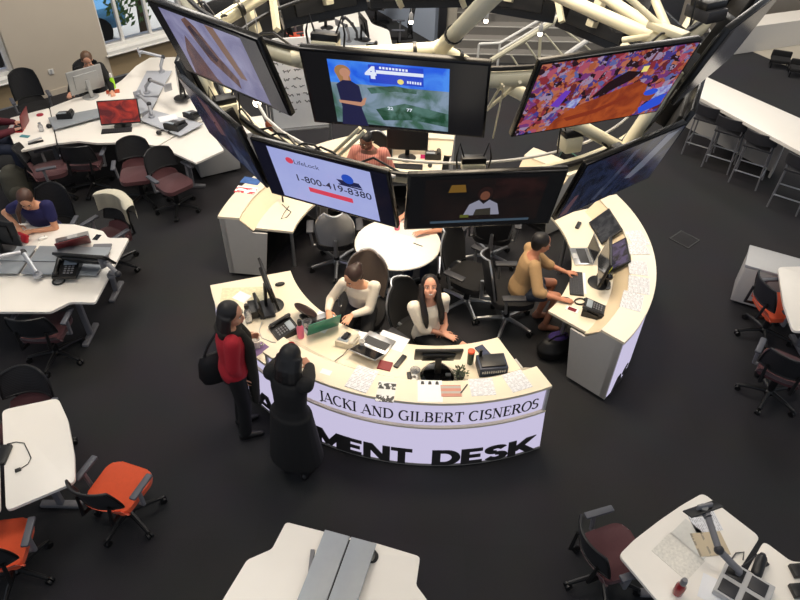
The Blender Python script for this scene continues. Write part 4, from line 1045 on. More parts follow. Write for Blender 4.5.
    mb.ball(H(0, -.012, .028), (.074, .094, .088), 18, Rq); mb.ball(H(0, .03, -.045), (.058, .062, .068), 16, Rq); mb.ball(H(0, .052, -.082), (.03, .03, .026), 12, Rq)
    mb.caps(H(0, .086, .012), H(0, .102, -.022), .008, .0125, 8); mb.ball(H(0, .098, -.026), (.016, .01, .009), 8, Rq)
    for sd in (-1, 1):
        mb.ball(H(sd*.075, -.01, -.01), (.009, .02, .03), 8, Rq); mb.ball(H(sd*.04, .062, -.03), (.022, .02, .022), 8, Rq)
    mb.caps(H(-.018, .088, -.058), H(.018, .088, -.058), .008, .008, 8)
    for i, sd in enumerate((1, -1)):
        mb.caps(sho[sd], elb[sd], .046*s, .038*s).caps(elb[sd], wri[sd], .037*s, .024*s)
        fd = (wri[sd]-elb[sd]).normalized(); pn = V((0, .15, -1)) if not palms or palms[i] is None else Minv.to_3x3() @ V(palms[i][0])
        hd = fd if not palms or palms[i] is None or len(palms[i]) < 2 else Minv.to_3x3() @ V(palms[i][1])
        sdv = pn.cross(hd)*(1 if sd == 1 else -1)
        hand(mb, wri[sd], hd, pn, -sdv if True else sdv, curl[i], .95 if not male else 1.08)
        hj = hip+V((sd*.085, .0, -.02))
        mb.caps(hj, knee[sd], .078*s, .056*s).caps(knee[sd], ank[sd], .052*s, .036*s)
        ft = ank[sd]+V((sd*.02, .0, 0)); toe = (knee[sd]-hip); toe.z = 0
        toe = V((sd*.12, 1, 0)).normalized()
        mb.caps(ank[sd]+V((0, -.03, -.045)), ank[sd]+toe*.13+V((0, 0, -.055)), .036, .028)
    body = voxel(mb, .0075, 4)
    # face features joined into the same mesh
    for sd in (-1, 1):
        body.mi = 1; body.ball(H(sd*.031, .0745, .008), (.0115, .006, .0052), 8, Rq)
        body.mi = 2; body.ball(H(sd*.031, .0795, .008), (.0062, .0038, .0058), 8, Rq)
        body.mi = 3; body.caps(H(sd*.016, .084, .027), H(sd*.05, .072, .026), .0035, .0028, 6)
    body.mi = 4
    mp = [H(x, .0955-.9*abs(x)**1.6-.0, -.058+(7.5 if smile else 2.0)*x*x) for x in (-.024, -.014, 0, .014, .024)]
    body.tube(mp, [.0025, .005, .006, .005, .0025], 8)
    if smile:
        body.mi = 1; mp = [H(x, .0985-.9*abs(x)**1.6, -.0575+7.5*x*x) for x in (-.019, -.01, 0, .01, .019)]; body.tube(mp, [.002, .0042, .0048, .0042, .002], 8)
    hm = mat('hair_'+(hair or {}).get('name', 'dark'), (hair or {}).get('rgb', (38, 28, 24)), .5, var=.35, scale=30)
    lip = mat('lips', (166, 84, 78), .45)
    body.build('body', [sm, M_eye, M_iris, hm, lip], t)
    # ---- hair
    if hair:
        mb = MB(); st = hair.get('style', 'short')
        if st == 'crop':
            mb.ball(H(0, -.022, .042), (.08, .095, .082), 18, Rq)
        else:
            mb.ball(H(0, -.03, .036), (.088, .1, .092), 18, Rq)
        if st in ('long', 'straight'):
            ln = hair.get('len', .3)
            for k in range(9):
                a = R(-100+200*k/8); fx = math.sin(a)*.078; fy = -.03-math.cos(a)*.062
                a0 = H(fx, fy, .02); a1 = H(fx*1.08, fy*1.05, -.09); a2 = a1+V((fx*.25, (.0 if abs(k-4) < 4 else .03)-.01, -ln*(.8 if k in (0, 8) else 1)))
                mb.tube([a0, a1, a1.lerp(a2, .5)+V((0, -.012, 0)), a2], [.034, .036, .032, .014], 10)
            mb.caps(H(0, -.075, .0), H(0, -.075, -.12), .06, .05)
            if hair.get('front'):
                for sx in (-1, 1): mb.tube([H(sx*.07, .0, .0), H(sx*.082, .015, -.1), up(sx*.09, .10, .40), up(sx*.085, .13, .31), up(sx*.075, .14, .23)], [.028, .032, .036, .03, .012], 10)
        if st == 'bun':
            mb.ball(H(.0, -.115, .06), (.045, .042, .042), 12, Rq)
            mb.ball(H(0, -.055, -.03), (.075, .055, .06), 12, Rq)
        if st == 'tail':
            mb.ball(H(0, -.05, -.02), (.078, .06, .07), 12, Rq); a = H(hair.get('sx', .05), -.05, -.07); b = a+V((hair.get('sx', .05)*1.2, .10, -.12)); mb.tube([H(hair.get('sx', .05)*.6, -.085, -.03), a, b, b+V((0, .04, -.14))], [.034, .034, .03, .012], 10)
        if st == 'swept':
            mb.ball(H(0, -.055, -.02), (.08, .058, .075), 12, Rq)
        hb = voxel(mb, .009, 4)
        dele = [v for v in hb.bm.verts if (v.co-hc).dot(Hf) > .058 and (v.co-hc).dot(Hu) < .062 and abs((v.co-hc).dot(Hx)) < .07 and (v.co-hc).dot(Hu) > -.12] if st != 'none' else []
        bmesh.ops.delete(hb.bm, geom=dele, context='VERTS')
        hb.build('hair', hm, t, fix=False)
    # ---- clothes
    if top:
        mb = MB(); g = top.get('g', .014); tm = top['m']
        torso(mb, g, z0=top.get('z0', -.1), z1=.44)
        rr = .052*s+g
        for i, sd in enumerate((1, -1)):
            mb.ball(sho[sd].lerp(up(0, 0, .44), .12), .058*s+g*.6, 12)
            e = top.get('sleeve', 'long')
            if e == 'short': mb.caps(sho[sd], sho[sd].lerp(elb[sd], .5), rr, rr*.95)
            elif e == 'elbow': mb.caps(sho[sd], elb[sd], rr, .046*s+g).caps(elb[sd], elb[sd].lerp(wri[sd], .2), .044*s+g, .042*s+g)
            elif e == 'long': mb.caps(sho[sd], elb[sd], rr, .044*s+g).caps(elb[sd], elb[sd].lerp(wri[sd], .9), .043*s+g, .03*s+g*.8)
        if top.get('collar'): mb.caps(up(0, -.02, .45), up(0, -.01, .49), .075, .066)
        if top.get('coat'):
            zl = top['coat']; n_ = 6
            cs = [up(0, 0, .02)]+[V((0, -.0, hip.z-.05-(hip.z-.05-zl)*q/n_)) for q in range(n_+1)]
            mb.loft(cs, [.185*s+g]+[.19*s+g+.06*q/n_ for q in range(n_+1)], [.13*s+g]+[.14*s+g+.06*q/n_ for q in range(n_+1)], X, 20)
        voxel(mb, .011, 5).build(top.get('name', 'top'), tm, t)
        if top.get('scarf'):
            mb = MB(); g2 = .02
            ringp = [up(.095*math.cos(R(a)), -.01+.085*math.sin(R(a)), .47-.03*math.sin(R(a))) for a in range(0, 360, 20)]
            mb.tube(ringp, .034, 10, closed=True)
            for sx in (-.05, .06): mb.tube([up(sx, .08, .46), up(sx*1.3, .145, .3), up(sx*1.2, .15, .1), up(sx*1.2, .16, -.12), up(sx*1.2, .17, -.45)], [.036, .05, .055, .055, .04], 10)
            voxel(mb, .011, 5).build('scarf', top['scarf'], t)
    if bottom:
        mb = MB(); g = .012; bm_ = bottom['m']
        mb.loft([up(0, 0, -.11), up(0, 0, 0), up(0, 0, .13)], [.14*s+g, .168*s+g, .14*s+g], [.11*s+g, .118*s+g, .1*s+g], Lm @ X, 20)
        if bottom.get('kind', 'trousers') == 'trousers':
            for sd in (-1, 1):
                hj = hip+V((sd*.085, 0, -.02)); mb.caps(hj, knee[sd], .082*s+g, .058*s+g).caps(knee[sd], ank[sd]+V((0, 0, .02)), .056*s+g, .05*s+g)
        else:
            f = bottom.get('len', .8)
            for sd in (-1, 1): hj = hip+V((sd*.08, 0, -.02)); mb.caps(hj, hj.lerp(knee[sd], f), .088*s+g, .074*s+g)
            mb.caps(hip+V((0, 0, -.03)), (hip+V((0, 0, -.02))).lerp((knee[-1]+knee[1])/2, f), .09*s, .07*s)
        voxel(mb, .011, 5).build(bottom.get('name', bottom.get('kind', 'trousers')), bm_, t)
    if shoes:
        for sd in (-1, 1):
            mb = MB(); toe = V((sd*.12, 1, 0)).normalized(); a = ank[sd]
            mb.caps(a+V((0, -.035, -.042)), a+toe*.06+V((0, 0, -.045)), .04, .038).caps(a+toe*.05+V((0, 0, -.048)), a+toe*.15+V((0, 0, -.054)), .036, .028).caps(a+V((0, -.015, -.03)), a+V((0, -.01, .0)), .042, .04)
            voxel(mb, .01, 3).build('shoe', shoes, t)
    return t
M_redk = mat('red_knit_jacket', (168, 22, 38), .8, var=.12, scale=60, bump=.15); M_blkc = mat('black_wool', (9, 9, 10), .85, var=.2, scale=40); M_crm = mat('cream_knit', (232, 222, 204), .85, var=.05, scale=60, bump=.2)
M_blo = mat('ivory_blouse', (238, 228, 210), .7, var=.04); M_tan2 = mat('tan_blazer_cloth', (164, 132, 92), .85, var=.08, scale=50, bump=.15); M_nav = mat('navy_tshirt', (26, 26, 78), .85, var=.12); M_olv = mat('dark_olive_scarf', (36, 34, 28), .9, var=.25, scale=40)
M_mrn = mat('maroon_sweater', (84, 22, 34), .85, var=.1); M_blkt = mat('black_trousers', (12, 12, 14), .8, var=.15); M_plaid = striped('pink_plaid', (200, 134, 118), (180, 108, 98), 'X', 34, .85, .4); M_jean = mat('dark_denim', (34, 40, 58), .85, var=.15)
# standing visitor in red
person('standing person in a red jacket with long dark hair holding a white mug', (0, 0), 22, 'stand', 4, head=(-25, 12), s=1.0, hpx=(232, 314),
    hands=(P(241, 377, .86), P(250, 341, ZW+.07)), palms=(((.6, .8, 0), (.25, .1, -1)), ((.5, -.9, .1), (.8, .2, .1))), curl=(.6, 1.0),
    skin_rgb=(196, 142, 112), hair=dict(name='black', rgb=(18, 14, 14), style='long', len=.22), top=dict(m=M_redk, g=.02, scarf=M_olv, name='jacket'), bottom=dict(m=M_blkt))
bagq = P(219, 366, .82)
bg = thing('shoulder_bag', 'black shoulder bag hanging at the side of the visitor in red', 'bag', (bagq.x, bagq.y, .64), R(30))
M_bag = mat('black_bag_fabric', (11, 11, 13), .6, var=.2)
mb = MB(); mb.loft([(0, 0, .02), (0, 0, .12), (0, 0, .28), (0, 0, .36)], [.17, .2, .18, .15], [.06, .075, .06, .02], Vector((1, 0, 0)), 18); mb.build('body', M_bag, bg)
MB().tube([(-.12, 0, .34), (-.05, .0, .48), (.12, .02, .66), (.2, .02, .72), (.18, .03, .5), (.14, 0, .34)], .014, 8).build('strap', M_bag, bg)
# standing visitor in black
person('standing person in a long black coat leaning on the counter, back to the photo', (0, 0), 66, 'stand', 5, head=(5, 26), s=.93, hpx=(291, 357),
    hands=(P(311, 361, ZC+.06), P(288, 352, ZC+.07)), elbow_out=(1.5, 1.3), palms=(((0, .2, -1), (-.6, .7, 0)), ((0, .2, -1), (.6, .8, 0))), curl=(.5, .5),
    skin_rgb=(170, 120, 96), hair=dict(name='black2', rgb=(10, 9, 10), style='long', len=.2), top=dict(m=M_blkc, g=.024, coat=.27, name='coat', collar=True), bottom=dict(m=M_blkt))
# seated behind the front desk
person('seated person in a cream sweater with dark hair in a bun behind the green laptop', (0, 0), 262, 'sit', 14, head=(-38, 30), hpx=(353, 277), s=.92, hands=(P(328, 311, .80), P(352, 315, .80)), seat=.48, chair=(exb, 'taupe backed swivel chair under the person in the cream sweater', G3, .07, True),
    palms=(((0, .1, -1), (.3, -1, -.1)), ((0, .1, -1), (-.5, -.9, 0))), curl=(.6, .4), skin_rgb=(214, 158, 124), hair=dict(name='brown', rgb=(52, 32, 24), style='bun'), top=dict(m=M_crm, g=.011, name='sweater'), bottom=dict(m=M_blkt), ehint=((.45, -.4, -.7), (.45, -.4, -.7)))
person('smiling seated person with long black hair in an ivory blouse and dark skirt, looking up', (0, 0), 318, 'sit', 2, turn=-24, head=(-46, -30), hpx=(430, 287), s=.92, hands=(P(443, 334, .66), P(446, 325, .69)), seat=.48, smile=True, chair=(exe, 'black swivel chair under the smiling person in the ivory blouse', G3, .10, False),
    palms=(((0, .2, -1), (.9, -.3, -.1)), ((0, .1, -1), (-.5, -.8, -.3))), curl=(.25, .3), skin_rgb=(216, 156, 128), hair=dict(name='black3', rgb=(22, 14, 12), style='long', len=.2, front=True), top=dict(m=M_blo, g=.02, sleeve='elbow', name='blouse'), bottom=dict(m=M_blkt, kind='skirt', len=.72), ehint=((.7, -.3, -.8), (.6, -.5, -.9)),
    legs=dict(knee={-1: (-.12, .42, .54), 1: (.12, .42, .54)}, ank={-1: (-.08, .40, .085), 1: (.1, .42, .085)}))
person('seated person in a tan blazer with dark hair typing at the right desk', (0, 0), 2, 'sit', 12, head=(8, 14), hpx=(542, 243), s=.95, hands=(P(560, 299, .77), P(566, 272, .77)), seat=.48, chair=(exe, 'black swivel chair under the person in the tan blazer', G3, .10, False),
    palms=(((0, 0, -1), (1, -.1, -.1)), ((0, 0, -1), (1, 0, -.1))), curl=(.45, .45), skin_rgb=(190, 128, 98), hair=dict(name='black4', rgb=(18, 13, 12), style='swept'), top=dict(m=M_tan2, g=.02, name='blazer', sleeve='elbow'), bottom=dict(m=mat('patterned_skirt', (52, 58, 70), .8, var=.6, scale=40), kind='skirt', len=.6), shoes=mat('nude_shoe', (150, 104, 84), .5),
    legs=dict(ank={-1: (-.1, .30, .085), 1: (.1, .34, .085)}))
person('seated person with short dark hair in a pink checked shirt at the back desk', (0, 0), 262, 'sit', 10, head=(-28, 22), male=True, hpx=(366, 141), hands=None or (P(352, 178, .72), P(380, 182, .70)), skin_rgb=(104, 68, 52), seat=.48, chair=(exe, 'black swivel chair under the person in the pink checked shirt', G3, .12, False),
    hair=dict(name='black5', rgb=(14, 12, 12), style='crop'), top=dict(m=M_plaid, g=.018, name='shirt', collar=True), bottom=dict(m=M_jean), s=1.04)
person('person at the round table mostly hidden by the dark hanging screen, one bare arm showing', (0, 0), 235, 'sit', 10, head=(0, 15), hpx=(432, 192), hands=(P(404, 215, .77), P(425, 232, .77)), skin_rgb=(206, 146, 116), seat=.48, chair=(exe, 'black swivel chair at the round table, behind the dark hanging screen', G3, .12, False),
    hair=dict(name='brown2', rgb=(60, 42, 32), style='swept'), top=dict(m=M_blkc, g=.014, sleeve='short'), bottom=dict(m=M_jean))
person('seated person in black with hair tied back behind the silver monitor by the wall', (0, 0), 302, 'sit', 16, head=(-10, 28), hpx=(87, 60), hands=(P(70, 93, .77), P(112, 91, .77)), skin_rgb=(206, 150, 122), seat=.48, chair=(blk, 'black office chair under the person in black behind the silver monitor', 'black office chairs', .10, False),
    hair=dict(name='brown3', rgb=(92, 66, 46), style='swept'), top=dict(m=M_blkc, g=.016, name='top', collar=False), bottom=dict(m=M_blkt), ehint=((.5, -.3, -.8), (.5, -.3, -.8)))
person('person in a maroon sweater typing on a red laptop, cut off by the left edge', (0, 0), 8, 'sit', 14, head=(-10, 25), hpx=(-16, 104), hands=(P(14, 130, .77), P(15, 122, .77)), skin_rgb=(214, 160, 132), seat=.48, chair=(blk, 'black office chair under the person in maroon at the left edge', 'black office chairs', .10, False),
    hair=dict(name='brown4', rgb=(60, 44, 34), style='swept'), top=dict(m=M_mrn, g=.018, name='sweater'), bottom=dict(m=M_jean))
person('seated person in a navy t-shirt with a brown ponytail bending over a red wallet', (0, 0), 272, 'sit', 18, head=(15, 40), hpx=(26, 200), hands=(P(18, 226, .77), P(32, 231, .77)), skin_rgb=(210, 152, 118), seat=.48, chair=(blk, 'black office chair under the person in the navy t-shirt', 'black office chairs', .10, False),
    palms=(((.3, 0, -1), (.5, -.8, 0)), ((-.3, 0, -1), (-.7, -.6, 0))), hair=dict(name='brown5', rgb=(74, 48, 36), style='tail', sx=.05), top=dict(m=M_nav, g=.018, sleeve='short', name='t_shirt'), bottom=dict(m=M_jean), ehint=((.9, -.3, -.4), (.9, -.3, -.4)))
# ================================================================ things on the desks
M_scr_off = mat('dark_glass_screen', (20, 21, 24), .12, var=.1); M_scr_on = emit('screen_lit_grey', (120, 124, 140), .6, (70, 74, 96), 8)
def rz(phi): return R(phi-90)
def loc3(u, v, z): q = P(u, v, z); return (q.x, q.y, z)
def laptop(u, v, z, phi, label, lidm=M_alu, basem=M_alu, opn=105, w=.33, d=.23, scr=None, keys=True):
    """screen looks along phi; the keyboard lies in front of it"""
    t = thing('laptop', label, 'laptop', loc3(u, v, z), rz(phi))
    b = MB().box((0, d/2, .009), (w, d, .016), .004).build('base', basem, t)
    MB().box((0, d*.42, .0182), (w*.86, d*.5, .002)).build('keyboard', striped('laptop_keys', (26, 26, 28), (70, 70, 74), 'X', 50, .5, .2), b)
    MB().box((0, d*.84, .0182), (w*.3, d*.24, .002)).build('trackpad', M_lgrey, b)
    a = R(opn-90); X = Matrix.Translation((0, 0, .016)) @ Matrix.Rotation(a, 4, 'X')
    lid = MB().box((0, -.004, d*.5), (w, .008, d), .003, M=X).build('lid', lidm, t)
    MB().box((0, .001, d*.5), (w*.93, .002, d*.88), .0, M=X).build('display', scr or M_scr_off, lid)
    return t
def monitor(u, v, z, phi, label, w=.52, h=.31, zc=.36, tilt=8, body=M_blk, scr=None, stand=True, back=None, lift=None):
    t = thing('monitor', label, 'monitor', loc3(u, v, z), rz(phi))
    X = Matrix.Translation((0, 0, zc)) @ Matrix.Rotation(R(tilt), 4, 'X')
    p = MB().box((0, 0, 0), (w, .03, h), .008, M=X).box((0, -.025, 0), (w*.7, .03, h*.65), .012, M=X).build('panel', body, t)
    MB().box((0, .0155, .004), (w-.03, .002, h-.035), .0, M=X).build('display', scr or M_scr_off, p)
    if stand:
        MB().box((0, -.05, zc*.5+.01), (.06, .03, zc), .008, rot=(R(-4), 0, 0)).build('stand_neck', body, t)
        MB().lathe([(.12, .0), (.125, .006), (.11, .014), (.03, .018)], seg=28).build('stand_foot', body, t)
    return t
def phone(u, v, z, phi, label, m=M_blk, s=1.0):
    t = thing('desk_phone', label, 'telephone', loc3(u, v, z), rz(phi)); t.scale = (s, s, s)
    mb = MB(); mb._add([(-.1, -.1, 0), (.1, -.1, 0), (.1, .1, 0), (-.1, .1, 0), (-.1, -.1, .03), (.1, -.1, .03), (.1, .1, .075), (-.1, .1, .075)], [[3, 2, 1, 0], [4, 5, 6, 7], [0, 1, 5, 4], [1, 2, 6, 5], [2, 3, 7, 6], [3, 0, 4, 7]])
    mb.build('body', m, t)
    X = Matrix.Translation((0, 0, .054)) @ Matrix.Rotation(R(12.7), 4, 'X')
    MB().box((.03, .05, .004), (.11, .055, .006), .002, M=X).build('display', mat('phone_lcd', (150, 160, 168), .3), t)
    mb = MB()
    for i in range(3):
        for j in range(4): mb.box((.0+.03*i, .005-.024*j, .004), (.02, .014, .006), .002, M=X)
    mb.build('keypad', M_grey, t)
    hs = MB().caps((-.07, -.085, .05), (-.07, .09, .09), .018, .018).box((-.07, -.07, .045), (.05, .045, .03), .01, M=None).box((-.07, .075, .078), (.05, .045, .03), .01).build('handset', m, t)
    return t
def keyboard(u, v, z, phi, label, m=M_blk, w=.42, d=.13):
    t = thing('keyboard', label, 'keyboard', loc3(u, v, z), rz(phi))
    MB().box((0, 0, .008), (w, d, .016), .004).build('body', m, t)
    mb = MB()
    for j in range(5):
        for i in range(14): mb.box((-w/2+.02+i*(w-.04)/13, -d/2+.02+j*(d-.04)/4, .018), ((w-.04)/15, (d-.04)/5.2, .005))
    mb.build('keys', M_dark if m is M_blk else M_lgrey, t); return t
def mouse(u, v, z, phi, label, m=M_blk):
    t = thing('computer_mouse', label, 'mouse', loc3(u, v, z), rz(phi))
    MB().ball((0, 0, .012), (.03, .055, .022), 16).build('body', m, t); MB().cyl((-.004, .025, .032), (.004, .025, .032), .006).build('scroll_wheel', M_grey, t); return t
def flat(u, v, z, w, d, phi, name, label, cat, m, th=.0015, group=None, dz=.0):
    return single(name, MB().box((0, 0, th/2), (w, d, th), 0), m, label, cat, (P(u, v, z).x, P(u, v, z).y, z+dz), rz(phi), group)
def bottle(u, v, z, label, m, capm, r=.034, h=.2, cap=.03):
    t = thing('bottle', label, 'bottle', loc3(u, v, z))
    MB().lathe([(r*.9, 0), (r, .01), (r, h*.72), (r*.6, h*.9), (r*.5, h)], seg=20).build('body', m, t); MB().lathe([(r*.62, h-.01), (r*.66, h+cap*.4), (r*.5, h+cap)], seg=18).build('cap', capm, t); return t
def mug(u, v, z, label, m, r=.04, h=.1, handle=True, name='mug', cat='mug'):
    t = thing(name, label, cat, loc3(u, v, z))
    MB().lathe([(r*.78, 0), (r, h), (r*.9, h), (r*.7, h*.25), (.001, h*.22)], seg=22).build('body', m, t)
    if handle: MB().tube([(r*.9, 0, h*.8), (r*1.5, 0, h*.75), (r*1.5, 0, h*.35), (r*.85, 0, h*.25)], .007, 8).build('handle', m, t)
    return t
M_wht = mat('white_ceramic', (238, 234, 228), .25); M_clear = mat('clear_plastic', (222, 224, 226), .12, trans=.75); M_pink = mat('pink_plastic', (224, 110, 140), .35); M_teal = mat('teal_laptop_lid', (22, 122, 100), .4)
# ---- front desk, left part
monitor(272, 306, ZW, 22, 'black monitor seen edge on at the left end of the front desk', w=.52, h=.32, zc=.30, tilt=10)
t = thing('file_holder', 'black slanted phone dock behind the edge on monitor', 'stand', loc3(263, 311, ZW), rz(20))
mb = MB(); mb.box((0, -.03, .07), (.26, .03, .19), .006, rot=(R(16), 0, 0)); mb.build('back_plate', M_blk, t); MB().box((0, .03, .02), (.26, .16, .03), .006).build('tray', M_dark, t); MB().box((0, -.09, .05), (.2, .1, .09), .01).build('base', M_blk, t)
M_map = mat('coloured_map_paper', (214, 206, 172), .8, var=.35, scale=26)
flat(246, 294, ZW, .52, .22, 95, 'map', 'pale printed map lying at the left end of the front desk', 'map', M_map)
flat(242, 297, ZW+.002, .16, .13, 60, 'paper_sheet', 'small white sheet on top of the printed map', 'paper', M_paper)
bottle(249, 322, ZW, 'clear water bottle with a black lid beside the visitor in red', M_clear, M_blk, .036, .2, .04)
mouse(280, 285, ZW, 200, 'black computer mouse beside the edge on monitor')
phone(284, 331, ZW, 35, 'black desk phone in front of the edge on monitor', s=1.15)
bottle(301, 337, ZW, 'pink bottle with a dark lid behind the visitor in black', M_pink, M_blk, .036, .18, .05)
mug(308, 328, ZW, 'pale plastic cup next to the pink bottle', M_clear, .045, .1, False, 'cup', 'cup')
t = thing('tray', 'round dark brown tray leaning beside the pale cup', 'tray', loc3(306, 318, ZW), rz(40))
MB().lathe([(.12, 0), (.13, .012), (.125, .016), (.115, .006), (.001, .006)], seg=32, M=Matrix.Translation((0, 0, .1)) @ Matrix.Rotation(R(-38), 4, 'X')).build('disc', mat('dark_brown_lacquer', (44, 28, 24), .4), t); MB().box((0, -.02, .02), (.1, .06, .04), .008).build('foot', M_blk, t)
mug(257, 347, ZW, 'white mug in the hand of the visitor in red', M_wht, .042, .1)
mug(292, 351, ZC, 'red paper cup on the counter before the visitor in black', mat('red_paper_cup', (176, 34, 38), .6), .036, .09, False, 'cup', 'cup')
single('cable', MB().tube([P(u, v, ZW+.006) for u, v in ((262, 322), (259, 331), (262, 338), (272, 342), (290, 343))], .004, 6), M_lgrey, 'pale cable curling on the left part of the front desk', 'cable', (0, 0, 0))
flat(258, 350, ZW, .12, .2, 50, 'leaflet', 'small leaflet with a purple corner beside the white mug', 'leaflet', mat('purple_leaflet', (120, 96, 140), .7, var=.4, scale=20))
# ---- front desk, middle
laptop(323, 331, ZW, 118, 'silver laptop with a teal green lid, its back to the photo', lidm=M_teal, opn=112, w=.34, d=.23)
flat(322, 322, ZW, .2, .28, 70, 'paper_sheet', 'white sheet between the person in cream and the green laptop', 'paper', M_paper)
phone(348, 342, ZW, 250, 'pale office phone right of the green laptop', m=mat('beige_phone', (206, 198, 180), .5), s=.95)
flat(346, 336, ZW+.075, .05, .1, 60, 'smartphone', 'small black smartphone lying on the pale office phone', 'smartphone', M_blkgl, .008)
single('cable', MB().tube([P(u, v, ZW+.1*k) for u, v, k in ((348, 349, .3), (343, 355, .1), (336, 360, .1), (333, 363, .3))], .004, 6), M_blk, 'black cable running from the pale office phone to the counter', 'cable', (0, 0, 0))
flat(363, 337, ZW, .12, .12, 75, 'note_pad', 'square white note pad right of the pale office phone', 'note pad', M_paper, .012)
mug(362, 346, ZW, 'small white cup left of the silver laptop', M_wht, .03, .07, False, 'cup', 'cup')
laptop(372, 350, ZW, 62, 'open silver laptop with a black keyboard on the front desk', opn=155, w=.30, d=.21, basem=M_alu)
flat(392, 341, ZW, .3, .2, 65, 'paper_sheet', 'white sheet behind the open silver laptop', 'paper', M_paper)
flat(385, 366, ZW, .13, .11, 75, 'booklet', 'small dark red booklet in front of the silver laptop', 'booklet', mat('dark_red_cover', (122, 22, 28), .5), .012)
single('remote_control', MB().box((0, 0, .011), (.05, .18, .022), .008), M_blk, 'black remote control between the silver laptop and the rear facing monitor', 'remote', loc3(400, 362, ZW), rz(60))
monitor(437, 372, ZW, 92, 'black monitor seen from behind in front of the smiling person', w=.44, h=.27, zc=.24, tilt=27)
t = thing('stand_base', 'round black device dock under the rear facing monitor', 'dock', loc3(437, 377, ZW), 0)
MB().lathe([(.15, 0), (.16, .02), (.13, .05), (.05, .055)], seg=30).build('body', M_blkgl, t); MB().box((.1, -.02, .06), (.05, .03, .02), .006).build('plug', M_grey, t)
t = thing('glass_bowl', 'clear round dish left of the monitor foot', 'bowl', loc3(415, 372, ZW)); MB().lathe([(.03, 0), (.05, .03), (.047, .03), (.025, .006)], seg=24).build('bowl', M_clear, t)
t = thing('tape_roll', 'white tape roll in a dark dispenser left of the monitor foot', 'tape', loc3(414, 379, ZW), R(10)); MB().lathe([(.04, 0), (.04, .03), (.018, .03), (.018, 0)], seg=24).build('roll', M_wht, t); MB().box((-.04, .02, .02), (.04, .09, .04), .006).build('dispenser', M_blk, t)
t = thing('tumbler', 'dark green tumbler with an orange lid right of the rear facing monitor', 'tumbler', loc3(470, 363, ZW)); MB().lathe([(.03, 0), (.034, .15), (.03, .155)], seg=20).build('body', mat('dark_green_cup', (36, 58, 44), .4), t); MB().lathe([(.035, .15), (.035, .17), (.02, .18)], seg=20).build('lid', mat('orange_lid', (236, 84, 44), .4), t)
t = thing('potted_plant', 'small leafy plant in a dark pot right of the monitor foot', 'plant', loc3(460, 378, ZW)); MB().lathe([(.035, 0), (.045, .05), (.04, .05)], seg=18).build('pot', M_dark, t)
mb = MB(); rnd = random.Random(5)
for k in range(60):
    a = rnd.uniform(0, 6.28); q = rnd.uniform(.01, .06); c = Vector((q*math.cos(a), q*math.sin(a), .05+rnd.uniform(0, .05))); d = Vector((math.cos(a), math.sin(a), rnd.uniform(-.2, .8)))*.03; n = Vector((-d.y, d.x, 0)).normalized()*.009
    mb.poly([c, c+d*.5+n, c+d, c+d*.5-n])
mb.build('leaves', mat('dusty_green_leaf', (82, 92, 66), .7, var=.3), t, fix=False)
t = thing('display_box', 'dark blue carton with pale lettering on the right end of the front desk', 'box', loc3(491, 369, ZW), R(8))
MB().box((0, 0, .055), (.27, .19, .11), .004).build('carton', mat('navy_carton', (24, 38, 62), .5, var=.2), t); MB().box((0, .0, .118), (.23, .15, .016), .003).build('lid', M_blk, t)
mb = MB()
for i in range(11): mb.box((-.105+.021*i, -.0955, .06), (.013, .002, .034 if i % 3 else .026))
mb.build('lettering', M_lgrey, t); MB().box((-.1, .07, .16), (.03, .03, .09), .006).build('antenna', M_blk, t)
flat(483, 352, ZW, .09, .16, 120, 'notebook', 'dark blue notebook behind the navy carton', 'notebook', mat('navy_cover', (30, 42, 72), .5), .014)
single('pen', MB().cyl((0, -.07, .005), (0, .07, .005), .004), M_blk, 'black pen lying before the navy carton', 'pen', loc3(471, 384, ZW), R(-40))
flat(468, 382, ZW, .3, .03, 95, 'ruler', 'thin orange brown ruler at the foot of the navy carton', 'ruler', mat('wooden_ruler', (196, 130, 70), .6), .004)
# ---- front counter
flat(362, 379, ZC, .21, .28, 68, 'paper_sheet', 'stack of white printed sheets on the front counter left of the magazine', 'paper', M_text, .006)
flat(386, 392, ZC, .16, .23, 84, 'magazine', 'black and white magazine on the front counter', 'magazine', striped('black_white_cover', (214, 214, 212), (26, 26, 28), 'Y', 1.6, .35, .5, 'Generated', 5), .005)
t = thing('poster', 'white poster with three small dark figures on the front counter', 'poster', loc3(430, 391, ZC), rz(90)); MB().box((0, 0, .001), (.22, .25, .002)).build('sheet', M_paper, t)
for k in range(3): MB().lathe([(.012, .002), (.014, .003)], c=(-.065+k*.065, .1, 0), seg=10).box((-.065+k*.065, .083, .0025), (.03, .018, .001)).build('figure', M_dark, t)
flat(451, 391, ZC, .18, .13, 92, 'booklet', 'grey booklet with a reddish band on the front counter', 'booklet', striped('booklet_cover', (168, 160, 152), (192, 128, 110), 'Y', 2.2, .5, .55, 'Generated'), .005)
single('pen', MB().cyl((0, -.06, .005), (0, .06, .005), .005), M_dark, 'dark pen right of the grey booklet on the front counter', 'pen', loc3(464, 389, ZC), R(-32))
flat(482, 387, ZC, .22, .2, 96, 'paper_sheet', 'faint printed sheet right of the pen on the front counter', 'paper', M_text)
flat(517, 381, ZC, .2, .22, 112, 'paper_sheet', 'faint printed sheet at the right end of the front counter', 'paper', M_text)
flat(326, 372, ZC, .1, .06, 70, 'paper_sheet', 'small blank card on the front counter right of the visitor in black', 'paper', M_paper)
